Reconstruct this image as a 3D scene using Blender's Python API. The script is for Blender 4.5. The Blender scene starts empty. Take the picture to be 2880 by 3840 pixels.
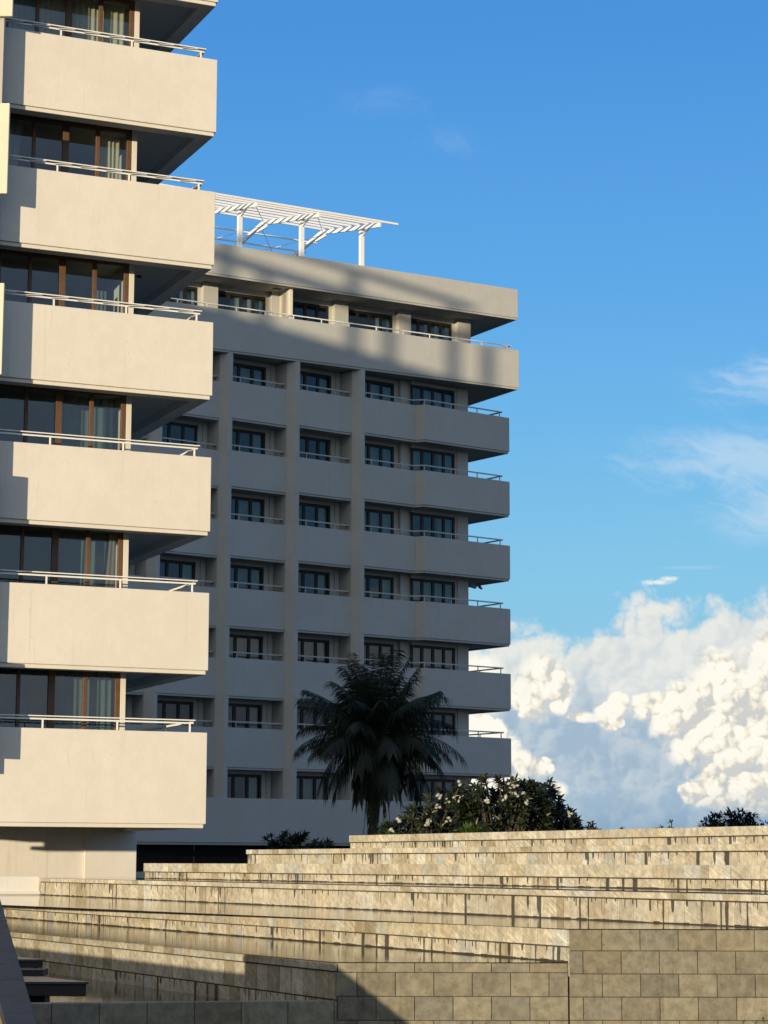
import bpy, math, random
from mathutils import Vector, Matrix
R = math.radians
S = bpy.context.scene
COL = S.collection

# ------------------------------------------------------------------ camera
cam = bpy.data.cameras.new('camera'); cob = bpy.data.objects.new('camera', cam); COL.objects.link(cob)
cob.matrix_world = Matrix.Rotation(R(90 + 8.97726), 4, 'X') @ Matrix.Rotation(R(0.1638), 4, 'Z')
cam.sensor_fit = 'VERTICAL'; cam.sensor_height = 24.0
cam.lens = 8349.08 / 3840 * 24.0
cam.clip_start = 0.5; cam.clip_end = 20000
S.camera = cob
S.render.resolution_x, S.render.resolution_y = 768, 1024

# ------------------------------------------------------------------ light
PHI, ELEV = 28.0, 3.5                       # sunlight travels towards azimuth PHI (from +Y clockwise), low evening sun
SUN = Vector((math.sin(R(PHI)) * math.cos(R(ELEV)), math.cos(R(PHI)) * math.cos(R(ELEV)), -math.sin(R(ELEV))))
sl = bpy.data.lights.new('sun', 'SUN'); so = bpy.data.objects.new('sun', sl); COL.objects.link(so)
so.rotation_euler = (-SUN).to_track_quat('Z', 'Y').to_euler()
sl.energy = 3.15; sl.angle = R(0.53); sl.color = (1.0, 0.82, 0.56)

S.view_settings.view_transform = 'Standard'; S.view_settings.look = 'None'
S.view_settings.exposure = 0.85; S.view_settings.gamma = 1.0; S.view_settings.use_curve_mapping = False


class NT:
    """small helper to write node trees"""
    def __init__(s, tree):
        s.t = tree; s.t.nodes.clear()
    def n(s, typ, **kw):
        d = s.t.nodes.new(typ)
        for k, v in kw.items():
            if k == 'inp':
                for i, val in v.items():
                    s.put(d, i, val)
            else:
                setattr(d, k, v)
        return d
    def put(s, d, i, val):
        sock = d.inputs[i]
        if isinstance(val, bpy.types.NodeSocket): s.t.links.new(val, sock)
        elif isinstance(val, bpy.types.Node): s.t.links.new(val.outputs[0], sock)
        else: sock.default_value = val
    def m(s, op, a, b=0.0, c=0.0, clamp=False):
        d = s.n('ShaderNodeMath', operation=op, use_clamp=clamp)
        s.put(d, 0, a); s.put(d, 1, b); s.put(d, 2, c)
        return d.outputs[0]
    def vm(s, op, a, b=(0, 0, 0)):
        d = s.n('ShaderNodeVectorMath', operation=op); s.put(d, 0, a); s.put(d, 1, b)
        return d.outputs['Value'] if op in ('DOT_PRODUCT', 'LENGTH') else d.outputs[0]
    def noise(s, vec, scale, detail=4.0, rough=0.5, dist=0.0):
        d = s.n('ShaderNodeTexNoise'); s.put(d, 'Vector', vec)
        d.inputs['Scale'].default_value = scale; d.inputs['Detail'].default_value = detail
        d.inputs['Roughness'].default_value = rough; d.inputs['Distortion'].default_value = dist
        return d.outputs['Fac']
    def ss(s, x, lo, hi, a=0.0, b=1.0):
        d = s.n('ShaderNodeMapRange', interpolation_type='SMOOTHSTEP')
        s.put(d, 0, x); s.put(d, 1, lo); s.put(d, 2, hi); s.put(d, 3, a); s.put(d, 4, b)
        return d.outputs[0]
    def lin(s, x, lo, hi, a=0.0, b=1.0):
        d = s.n('ShaderNodeMapRange'); s.put(d, 0, x); s.put(d, 1, lo); s.put(d, 2, hi); s.put(d, 3, a); s.put(d, 4, b)
        return d.outputs[0]
    def mix(s, f, a, b, blend='MIX'):
        d = s.n('ShaderNodeMix', data_type='RGBA', blend_type=blend)
        s.put(d, 0, f); s.put(d, 6, a); s.put(d, 7, b)
        return d.outputs[2]
    def xyz(s, x=0.0, y=0.0, z=0.0):
        d = s.n('ShaderNodeCombineXYZ'); s.put(d, 0, x); s.put(d, 1, y); s.put(d, 2, z)
        return d.outputs[0]
    def sep(s, v):
        d = s.n('ShaderNodeSeparateXYZ'); s.put(d, 0, v); return d.outputs


# ------------------------------------------------------------------ sky: Nishita air with evening cumulus and thin cirrus
def build_world():
    w = bpy.data.worlds.new('World'); S.world = w; w.use_nodes = True
    w.cycles.sampling_method = 'MANUAL'; w.cycles.sample_map_resolution = 256
    t = NT(w.node_tree)
    sky = t.n('ShaderNodeTexSky', sky_type='NISHITA', sun_disc=False, sun_elevation=R(ELEV), sun_rotation=R(PHI + 180),
              altitude=0.0, air_density=1.0, dust_density=0.3, ozone_density=2.2)
    d = t.n('ShaderNodeTexCoord').outputs['Generated']
    x, y, z = t.sep(d)
    az = t.m('MULTIPLY', t.m('ARCTAN2', x, y), 57.2958)        # degrees, 0 = +Y, clockwise
    el = t.m('MULTIPLY', t.m('ARCSINE', z), 57.2958)
    P = t.xyz(az, el, 0.0)

    def ell(cx, cy, rx, ry):                                     # 1 in the middle, 0 on the rim of an ellipse of sky
        v = t.vm('SUBTRACT', P, (cx, cy, 0)); v = t.vm('DIVIDE', v, (rx, ry, 1))
        return t.m('SUBTRACT', 1.0, t.vm('LENGTH', v))
    def union(lst):
        o = lst[0]
        for e in lst[1:]: o = t.m('MAXIMUM', o, e)
        return o

    wn = t.n('ShaderNodeTexNoise'); t.put(wn, 'Vector', P); wn.inputs['Scale'].default_value = 0.9; wn.inputs['Detail'].default_value = 5
    warp = t.vm('SCALE', t.vm('SUBTRACT', wn.outputs['Color'], (.5, .5, .5)))
    warp.node.inputs['Scale'].default_value = 0.8
    PW = t.vm('ADD', P, warp)

    base = sky.outputs[0]
    hsv = t.n('ShaderNodeHueSaturation'); t.put(hsv, 'Color', base)
    hsv.inputs['Hue'].default_value = SKY_HUE; hsv.inputs['Saturation'].default_value = SKY_SAT; hsv.inputs['Value'].default_value = SKY_VAL
    ramp = t.n('ShaderNodeValToRGB'); t.put(ramp, 0, t.m('DIVIDE', el, 45.0))
    r_ = ramp.color_ramp; pts = [(0.0, (150, 203, 232)), (7.3, (129, 199, 238)), (11.3, (106, 184, 240)), (14.7, (90, 170, 238)), (21.2, (69, 148, 228)), (45, (50, 116, 204))]
    while len(r_.elements) < len(pts): r_.elements.new(0.5)
    for e_, (a_, c_) in zip(r_.elements, pts): e_.position = a_ / 45.0; e_.color = lin3(*c_, 1.0)
    tint = t.vm('SCALE', ramp.outputs[0]); tint.node.inputs['Scale'].default_value = KW
    skyc = t.mix(SKY_MIX, hsv.outputs[0], tint)
    col = skyc

    # --- thin cirrus high on the right: combed streaks inside soft patches
    rot = t.n('ShaderNodeVectorRotate', rotation_type='Z_AXIS'); t.put(rot, 'Vector', PW); rot.inputs['Angle'].default_value = R(12)
    c1 = t.noise(t.vm('MULTIPLY', rot.outputs[0], (0.5, 1.9, 1.0)), 0.9, 9, 0.62, 0.9)
    c2 = t.noise(t.vm('MULTIPLY', rot.outputs[0], (0.35, 0.9, 1.0)), 0.8, 4, 0.55, 0.4)
    def patch(lst): return t.m('MAXIMUM', union([ell(*e) for e in lst]), 0.0)
    cm = patch([(9.7, 10.1, 6.0, 1.5), (10.2, 8.9, 4.2, 1.4), (10.0, 12.2, 3.2, 1.1), (-6, 14, 3, 1), (20, 13, 5, 1.6)])
    up = patch([(-.2, 19.4, 2.6, .8), (1.6, 18.4, 2.0, .7)])
    cn = t.m('ADD', t.m('MULTIPLY', t.m('SUBTRACT', c1, .5), 2.8), t.m('MULTIPLY', t.m('SUBTRACT', c2, .5), 2.0))
    ca = t.m('MULTIPLY', t.ss(t.m('ADD', t.m('MULTIPLY', cm, 1.35), cn), 0.10, 1.6), t.ss(cm, 0.0, 0.7))
    cb = t.m('MULTIPLY', t.ss(t.m('ADD', up, cn), 0.35, 1.6), t.ss(up, 0.0, 0.8))
    col = t.mix(t.m('ADD', t.m('MULTIPLY', ca, .72), t.m('MULTIPLY', cb, .10)), col, CIRRUS)
    st = patch([(7.05, 7.14, .66, .12), (7.35, 7.22, .40, .12)])
    st = t.m('MULTIPLY', t.ss(t.m('ADD', st, t.m('MULTIPLY', t.m('SUBTRACT', t.noise(PW, 5.5, 6, .65), .5), 1.1)), 0.15, 0.95), t.ss(st, 0.0, .5))
    col = t.mix(t.m('MULTIPLY', st, 0.75), col, CLOUD_LIT)
    st = patch([(7.9, 7.5, 1.1, .07)]); col = t.mix(t.m('MULTIPLY', t.ss(st, 0.0, 0.9), 0.3), col, CIRRUS)

    def cells(vec, sc, seed):
        v = t.n('ShaderNodeTexVoronoi', feature='F1', voronoi_dimensions='2D'); t.put(v, 'Vector', t.vm('ADD', vec, (seed, seed * .7, 0)))
        v.inputs['Scale'].default_value = sc; d_ = v.outputs['Distance']
        return t.m('SUBTRACT', 1.0, t.m('MULTIPLY', t.m('MULTIPLY', d_, d_), 1.5))
    w2n = t.n('ShaderNodeTexNoise'); t.put(w2n, 'Vector', P); w2n.inputs['Scale'].default_value = 2.2; w2n.inputs['Detail'].default_value = 4
    w2 = t.vm('SCALE', t.vm('SUBTRACT', w2n.outputs['Color'], (.5, .5, .5))); w2.node.inputs['Scale'].default_value = 0.55

    # --- soft grey blue cloud bank behind, all along the horizon
    n1 = t.noise(PW, 0.8, 9, 0.56)
    def bank_h(off):
        q = t.vm('ADD', t.vm('ADD', P, w2), off)
        return t.m('ADD', t.m('ADD', t.m('MULTIPLY', cells(q, .9, 3.3), .50), t.m('MULTIPLY', cells(q, 2.1, 8.1), .24)), t.m('MULTIPLY', cells(q, 4.6, 1.7), .11))
    bh = bank_h((0, 0, 0)); bl = bank_h((-.13, .10, 0))
    prof = t.noise(t.xyz(az, 0.0, 4.2), 0.33, 2, 0.5)
    dip = t.m('MULTIPLY', patch([(4.9, 6.3, 1.0, 1.2)]), -.7)
    top = t.m('ADD', t.m('ADD', 5.35, t.m('MULTIPLY', prof, 1.1)), t.m('ADD', t.m('MULTIPLY', t.ss(az, 4.4, 6.6), 0.75), dip))
    fld = t.m('ADD', t.m('SUBTRACT', top, el), t.m('ADD', t.m('MULTIPLY', t.m('SUBTRACT', n1, 0.5), 2.4), t.m('MULTIPLY', t.m('SUBTRACT', bh, .45), 1.5)))
    bank = t.ss(fld, 0.0, 0.8)
    lit = t.m('ADD', 0.55, t.m('ADD', t.m('MULTIPLY', t.m('SUBTRACT', bh, bl), 1.5), t.m('MULTIPLY', t.m('SUBTRACT', n1, 0.5), 1.5)))
    warm = patch([(7.0, 4.8, 2.6, 1.5), (9.5, 5.2, 2.6, 1.3), (3.3, 5.3, 1.3, 1.0), (2.4, 4.2, 1.0, 1.0)])
    hgt = t.m('MAXIMUM', t.ss(el, 3.4, 5.6), t.ss(warm, 0.0, 0.55))
    shade = t.m('MULTIPLY', hgt, t.m('ADD', 0.66, t.m('MULTIPLY', t.ss(lit, 0.1, 0.9), 0.34)))
    lowc = t.mix(t.ss(t.m('ADD', n1, t.m('MULTIPLY', t.m('SUBTRACT', bh, bl), .6)), .38, .66), CLOUD_SHADE, CLOUD_SHADE2)
    bankc = t.mix(shade, lowc, CLOUD_SOFT)
    bankc = t.mix(t.ss(el, 0.1, 1.9), HORIZON, bankc)
    col = t.mix(bank, col, bankc)

    # --- bright cauliflower heads in front of it, lit from the left by the low sun
    HEADS = [(4.0, 4.85, .72, .6), (4.3, 4.5, .62, .65), (3.65, 4.4, .6, .62), (3.85, 3.95, .5, .5), (4.45, 4.05, .3, .3),
             (5.15, 3.72, .42, .17), (5.75, 3.85, .45, .28), (6.0, 4.05, .28, .30), (5.85, 3.55, .3, .2),
             (6.9, 3.95, .55, .45), (7.3, 3.55, .65, .5), (8.6, 4.6, 1.1, .85), (7.9, 4.1, .85, .6), (9.2, 4.0, 1.7, 1.3), (9.9, 3.3, 2.3, 1.6), (8.4, 3.3, 1.15, .95), (8.9, 2.6, 1.25, .9), (9.6, 2.0, 1.7, .95), (10.4, 4.9, 1.5, 1.3), (11.2, 2.4, 1.8, 1.6), (8.3, 1.75, .85, .35), (7.7, 2.9, .6, .5),
             (2.9, 2.75, .7, .62), (3.55, 2.55, .36, .42), (3.95, 2.45, .42, .3), (3.1, 2.0, .7, .45), (4.45, 1.85, .36, .25), 
             (2.4, 4.9, .8, .6), (2.5, 3.3, .8, .55), (2.6, 2.0, .8, .6),
             (-3.0, 3.2, 2.2, 1.5), (-8.5, 3.6, 2.8, 1.6), (16.0, 3.4, 2.6, 1.8), (22.0, 2.8, 3.0, 1.5)]
    base_h = t.m('MAXIMUM', union([ell(*e) for e in HEADS]), -2.0)
    def head_h(off):
        q = t.vm('ADD', t.vm('ADD', P, t.vm('MULTIPLY', w2, (.6, .6, .6))), off)
        return t.m('ADD', t.m('ADD', t.m('MULTIPLY', cells(q, 1.5, 0.3), .34), t.m('MULTIPLY', cells(q, 3.4, 5.1), .25)), t.m('ADD', t.m('MULTIPLY', cells(q, 7.5, 2.7), .11), t.m('MULTIPLY', cells(q, 16.0, 9.2), .035)))
    hh = head_h((0, 0, 0)); hl = head_h((-.10, .075, 0)); bhl = t.m('MAXIMUM', union([ell(e[0] + .28, e[1] - .2, e[2], e[3]) for e in HEADS[:24]]), -2.0)
    def head_low(off):
        q = t.vm('ADD', t.vm('ADD', P, t.vm('MULTIPLY', w2, (.6, .6, .6))), off)
        return t.m('ADD', t.m('MULTIPLY', cells(q, 1.5, .3), .5), t.m('MULTIPLY', cells(q, 3.4, 5.1), .32))
    big = t.m('SUBTRACT', head_low((0, 0, 0)), head_low((-.17, .12, 0)))
    n2 = t.noise(PW, 1.6, 7, 0.6)
    hf = t.m('ADD', t.m('ADD', t.m('MULTIPLY', base_h, 1.5), .10), t.m('ADD', t.m('MULTIPLY', t.m('SUBTRACT', hh, .46), .85), t.m('MULTIPLY', t.m('SUBTRACT', n2, .5), .6)))
    soft = t.m('ADD', .20, t.m('MULTIPLY', t.ss(t.noise(P, .9, 2, .5), .36, .60), .85))
    ha = t.m('MULTIPLY', t.ss(hf, 0.0, soft), t.ss(t.noise(P, .7, 3, .5), .18, .42, .55, 1.0))
    hs = t.m('ADD', t.m('ADD', .40, t.m('MULTIPLY', t.m('SUBTRACT', base_h, bhl), .42)), t.m('ADD', t.m('MULTIPLY', big, .6), t.m('MULTIPLY', t.m('SUBTRACT', hh, hl), 1.1)))
    hs = t.m('ADD', hs, t.m('ADD', t.m('MULTIPLY', t.m('SUBTRACT', hh, .46), 1.0), t.m('MULTIPLY', t.m('SUBTRACT', n2, .5), 1.2)))
    hs = t.m('ADD', hs, t.ss(el, 1.2, 3.2, -.20, .08))
    hs = t.ss(hs, -0.05, 0.95)
    headc = t.mix(t.ss(hs, 0.0, .45), CLOUD_MID, t.mix(t.ss(hs, .30, .85), CLOUD_CREAM, CLOUD_LIT))
    col = t.mix(t.m('MULTIPLY', ha, t.ss(el, 0.9, 2.0, 0.25, 1.0)), col, headc)

    # the half of the sky behind us: unseen pale glow, added to neutralise the blue shade
    sd = t.vm('DOT_PRODUCT', d, tuple(-SUN)); hz = t.ss(sd, -0.35, 0.75)
    col = t.mix(t.m('MULTIPLY', hz, 0.9), col, t.mix(t.ss(sd, 0.55, 1.0), GLOW, GLOW_HOT))
    # clouds only near the horizon ring; sea of haze below it
    col = t.mix(t.ss(el, -0.6, 0.0), BELOW, col)
    bg = t.n('ShaderNodeBackground'); t.put(bg, 0, col); bg.inputs[1].default_value = SKY_STR
    out = t.n('ShaderNodeOutputWorld'); t.put(out, 0, bg.outputs[0])

def lin3(r, g, b, k=1.0):
    f = lambda c: (c / 255 / 12.92 if c / 255 < .04045 else ((c / 255 + .055) / 1.055) ** 2.4) * k
    return (f(r), f(g), f(b), 1)

SKY_STR = 0.12; SKY_MIX = 0.85; SKY_HUE, SKY_SAT, SKY_VAL = 0.5, 1.0, 1.0
KW = 1.0 / (SKY_STR * 2 ** 0.85)                                # so that cloud colours below are picture values
CLOUD_LIT = lin3(255, 251, 238, KW); CLOUD_MID = lin3(207, 209, 206, KW); CLOUD_SOFT = lin3(232, 234, 229, KW)
CLOUD_SHADE = lin3(163, 186, 206, KW); CLOUD_SHADE2 = lin3(190, 205, 215, KW); CLOUD_CREAM = lin3(243, 234, 214, KW); HORIZON = lin3(118, 158, 188, KW); CIRRUS = lin3(190, 218, 240, KW); BELOW = lin3(110, 120, 125, KW)
GLOW = lin3(180, 193, 206, KW); GLOW_HOT = lin3(232, 222, 204, KW)
build_world()

# ------------------------------------------------------------------ helpers: meshes, tags
def tag(o, label=None, cat=None, group=None, kind=None):
    if label: o['label'] = label
    if cat: o['category'] = cat
    if group: o['group'] = group
    if kind: o['kind'] = kind
    return o

def empty(name, loc=(0, 0, 0)):
    o = bpy.data.objects.new(name, None); o.empty_display_size = 0.3; o.location = loc; COL.objects.link(o); return o

class Frame:
    """plan frame: u along a face, n into the building, z up"""
    def __init__(s, o, a):
        s.o = Vector(o); s.u = Vector((math.sin(R(a)), math.cos(R(a)), 0)); s.n = Vector((-math.cos(R(a)), math.sin(R(a)), 0)); s.a = a
    def p(s, u, n, z): return Vector((s.o.x + s.u.x * u + s.n.x * n, s.o.y + s.u.y * u + s.n.y * n, s.o.z + z))
    def loc(s, P): d = Vector(P) - s.o; return (d.dot(s.u), d.dot(s.n))
    def at(s, u, n, a=None): return Frame(s.p(u, n, 0), s.a if a is None else a)

class MB:
    def __init__(s): s.v = []; s.f = []; s.mi = []; s.uv = None; s.col = None
    def quad(s, a, b, c, d, mi=0, uv=None, col=None):
        k = len(s.v); s.v += [tuple(a), tuple(b), tuple(c), tuple(d)]; s.f.append((k, k + 1, k + 2, k + 3)); s.mi.append(mi)
        if s.uv is not None: s.uv += uv or [(0, 0)] * 4
        if s.col is not None: s.col += [col or (1, 1, 1, 1)] * 4
    def box(s, fr, u0, u1, n0, n1, z0, z1, mi=0, top=True):
        k = len(s.v)
        for z in (z0, z1):
            for u, n in ((u0, n0), (u1, n0), (u1, n1), (u0, n1)): s.v.append(tuple(fr.p(u, n, z)))
        F = [(0, 3, 2, 1), (4, 5, 6, 7), (0, 1, 5, 4), (1, 2, 6, 5), (2, 3, 7, 6), (3, 0, 4, 7)]
        s.f += [tuple(k + i for i in q) for q in F]; s.mi += [mi] * 6
        return s
    def prism(s, pts, z0, z1, mi=0):
        """pts counter-clockwise seen from above, plan points"""
        k = len(s.v); m = len(pts)
        s.v += [(p[0], p[1], z0) for p in pts] + [(p[0], p[1], z1) for p in pts]
        s.f.append(tuple(k + i for i in reversed(range(m)))); s.f.append(tuple(k + m + i for i in range(m)))
        for i in range(m):
            j = (i + 1) % m; s.f.append((k + i, k + j, k + m + j, k + m + i))
        s.mi += [mi] * (m + 2); return s
    def bar(s, a, b, w, h, up=(0, 0, 1), mi=0):
        """rectangular bar from a to b, w across, h along up"""
        a = Vector(a); b = Vector(b); d = (b - a).normalized(); x = d.cross(Vector(up)).normalized(); y = x.cross(d)
        k = len(s.v)
        for P in (a, b):
            for i, j in ((-1, -1), (1, -1), (1, 1), (-1, 1)): s.v.append(tuple(P + x * (w / 2 * i) + y * (h / 2 * j)))
        s.f += [tuple(k + i for i in q) for q in [(3, 2, 1, 0), (4, 5, 6, 7), (0, 1, 5, 4), (1, 2, 6, 5), (2, 3, 7, 6), (3, 0, 4, 7)]]
        s.mi += [mi] * 6; return s
    def tube(s, pts, rad, n=6, mi=0):
        pts = [Vector(p) for p in pts]; rad = rad if isinstance(rad, (list, tuple)) else [rad] * len(pts)
        k = len(s.v)
        for i, P in enumerate(pts):
            d = (pts[min(i + 1, len(pts) - 1)] - pts[max(i - 1, 0)]).normalized()
            x = d.cross(Vector((0.31, 0.2, 0.93))); x = (x if x.length > 1e-4 else d.cross(Vector((1, 0, 0)))).normalized(); y = d.cross(x)
            for j in range(n):
                t = 2 * math.pi * j / n; s.v.append(tuple(P + (x * math.cos(t) + y * math.sin(t)) * rad[i]))
        for i in range(len(pts) - 1):
            for j in range(n):
                a = k + i * n + j; b = k + i * n + (j + 1) % n; s.f.append((a, b, b + n, a + n)); s.mi.append(mi)
        s.f.append(tuple(k + j for j in reversed(range(n)))); s.mi.append(mi)
        s.f.append(tuple(k + (len(pts) - 1) * n + j for j in range(n))); s.mi.append(mi)
        return s
    def build(s, name, mat, parent=None, bevel=0.0, smooth=False, origin=None):
        me = bpy.data.meshes.new(name)
        o_ = Vector(origin) if origin is not None else (parent_loc(parent) if parent else Vector((0, 0, 0)))
        me.from_pydata([(x - o_.x, y - o_.y, z - o_.z) for x, y, z in s.v], [], s.f)
        for m in (mat if isinstance(mat, (list, tuple)) else [mat]): me.materials.append(m)
        if any(s.mi): me.polygons.foreach_set('material_index', s.mi)
        if s.uv is not None:
            l = me.uv_layers.new(name='UVMap'); l.data.foreach_set('uv', [c for q in s.uv for c in q])
        if s.col is not None:
            a = me.color_attributes.new('tint', 'FLOAT_COLOR', 'CORNER'); a.data.foreach_set('color', [c for q in s.col for c in q])
        if smooth: me.polygons.foreach_set('use_smooth', [True] * len(me.polygons))
        me.validate(); me.update()
        ob = bpy.data.objects.new(name, me); COL.objects.link(ob)
        if parent: ob.parent = parent
        elif origin is not None: ob.location = o_
        if bevel:
            b = ob.modifiers.new('bevel', 'BEVEL'); b.width = bevel; b.segments = 2; b.limit_method = 'ANGLE'; b.angle_limit = R(40)
        return ob

def parent_loc(o):
    v = Vector((0, 0, 0))
    while o: v += Vector(o.location); o = o.parent
    return v

# ------------------------------------------------------------------ materials
def new_mat(name):
    m = bpy.data.materials.new(name); m.use_nodes = True; t = NT(m.node_tree)
    out = t.n('ShaderNodeOutputMaterial'); b = t.n('ShaderNodeBsdfPrincipled'); t.put(out, 0, b.outputs[0])
    return m, t, b, out

def pset(t, b, **k):
    for a, v in k.items(): t.put(b, a.replace('_', ' '), v)

def bump(t, b, h, dist, strength=1.0):
    d = t.n('ShaderNodeBump'); t.put(d, 'Height', h); d.inputs['Distance'].default_value = dist; d.inputs['Strength'].default_value = strength
    t.put(b, 'Normal', d.outputs[0])

def plaster(name, c, dirt=0.16, rough=0.85):
    m, t, b, _ = new_mat(name)
    P = t.n('ShaderNodeNewGeometry').outputs['Position']
    big = t.noise(P, 0.55, 5, 0.6); mid = t.noise(P, 2.6, 5, 0.62)
    fine = t.noise(P, 24, 4, 0.65); grain = t.noise(P, 70, 2, 0.6)
    st = t.noise(t.vm('MULTIPLY', P, (3.2, 3.2, 0.16)), 1.6, 5, 0.6)      # rain streaks run down the paint
    f = t.m('ADD', t.m('MULTIPLY', big, 0.55), t.m('MULTIPLY', mid, 0.45))
    base = t.mix(t.ss(f, 0.36, 0.64), (c[0] * .94, c[1] * .93, c[2] * .92, 1), (c[0], c[1], c[2], 1))
    base = t.mix(t.m('MULTIPLY', t.ss(st, 0.56, 0.74), dirt), base, (c[0] * .62, c[1] * .60, c[2] * .56, 1))
    base = t.mix(t.m('MULTIPLY', t.ss(fine, 0.62, 0.75), 0.12), base, (c[0] * .7, c[1] * .68, c[2] * .64, 1))
    ck = t.n('ShaderNodeTexVoronoi', feature='DISTANCE_TO_EDGE'); t.put(ck, 'Vector', t.vm('ADD', P, t.vm('SCALE', t.n('ShaderNodeTexNoise', inp={'Vector': P}).outputs['Color']))); ck.inputs['Scale'].default_value = 0.45
    crack = t.m('MULTIPLY', t.ss(ck.outputs['Distance'], 0.0, 0.006, 1.0, 0.0), t.ss(mid, 0.52, 0.62))
    base = t.mix(t.m('MULTIPLY', crack, 0.35), base, (c[0] * .45, c[1] * .42, c[2] * .38, 1))
    run = t.noise(t.vm('MULTIPLY', P, (9, 9, .22)), 1.0, 4, 0.6)
    base = t.mix(t.m('MULTIPLY', t.m('MULTIPLY', t.ss(run, 0.60, 0.72), t.ss(big, .45, .6)), 0.28), base, (c[0] * .60, c[1] * .57, c[2] * .52, 1))
    pset(t, b, Base_Color=base, Roughness=rough, Specular_IOR_Level=0.25)
    bump(t, b, t.m('ADD', t.m('MULTIPLY', grain, 0.5), t.m('ADD', fine, t.m('MULTIPLY', mid, 2.0))), 0.006, 0.6)
    return m

def simple(name, c, rough=0.6, metal=0.0, var=0.15, scale=6.0, spec=0.4, bmp=0.0):
    m, t, b, _ = new_mat(name)
    P = t.n('ShaderNodeNewGeometry').outputs['Position']
    n = t.noise(P, scale, 4, 0.6)
    base = t.mix(n, (c[0] * (1 - var), c[1] * (1 - var), c[2] * (1 - var), 1), (c[0] * (1 + var), c[1] * (1 + var), c[2] * (1 + var), 1))
    pset(t, b, Base_Color=base, Roughness=rough, Metallic=metal, Specular_IOR_Level=spec)
    if bmp: bump(t, b, n, bmp)
    return m

def glass_mat(name, tint=(0.78, 0.88, 0.88), trans=0.8, ior=1.9):
    m, t, b, out = new_mat(name)
    t.t.nodes.remove(b)
    P = t.n('ShaderNodeNewGeometry').outputs['Position']
    bm = t.n('ShaderNodeBump'); t.put(bm, 'Height', t.noise(P, 0.8, 2, 0.5)); bm.inputs['Distance'].default_value = 0.03; bm.inputs['Strength'].default_value = 0.25
    fr = t.n('ShaderNodeFresnel'); bf = t.n('ShaderNodeNewGeometry').outputs['Backfacing']; t.put(fr, 'IOR', t.lin(bf, 0.0, 1.0, ior, 1.0 / ior)); t.put(fr, 'Normal', bm.outputs[0])
    tr = t.n('ShaderNodeBsdfTransparent'); t.put(tr, 0, (tint[0] * trans, tint[1] * trans, tint[2] * trans, 1))
    gl = t.n('ShaderNodeBsdfGlossy'); gl.inputs['Roughness'].default_value = 0.03; t.put(gl, 'Normal', bm.outputs[0])
    t.put(gl, 0, (0.9, 0.95, 1.0, 1))
    df = t.n('ShaderNodeBsdfDiffuse'); t.put(df, 0, (0.16, 0.17, 0.16, 1))           # dust film on the pane
    dust = t.m('MULTIPLY', t.ss(t.noise(P, 1.7, 6, 0.65), 0.45, 0.75), 0.07)
    a = t.n('ShaderNodeMixShader'); t.put(a, 0, fr.outputs[0]); t.put(a, 1, tr.outputs[0]); t.put(a, 2, gl.outputs[0])
    c = t.n('ShaderNodeMixShader'); t.put(c, 0, dust); t.put(c, 1, a.outputs[0]); t.put(c, 2, df.outputs[0])
    t.put(out, 0, c.outputs[0])
    return m

def cloth(name, c, trans=0.25):
    m, t, b, out = new_mat(name)
    P = t.n('ShaderNodeNewGeometry').outputs['Position']
    n = t.noise(t.vm('MULTIPLY', P, (6, 6, 0.4)), 3.0, 4, 0.6)
    base = t.mix(n, (c[0] * .75, c[1] * .75, c[2] * .75, 1), (c[0], c[1], c[2], 1))
    pset(t, b, Base_Color=base, Roughness=0.9, Specular_IOR_Level=0.1)
    tl = t.n('ShaderNodeBsdfTranslucent'); t.put(tl, 0, base)
    mx = t.n('ShaderNodeMixShader'); mx.inputs[0].default_value = trans; t.put(mx, 1, b.outputs[0]); t.put(mx, 2, tl.outputs[0]); t.put(out, 0, mx.outputs[0])
    return m

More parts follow.
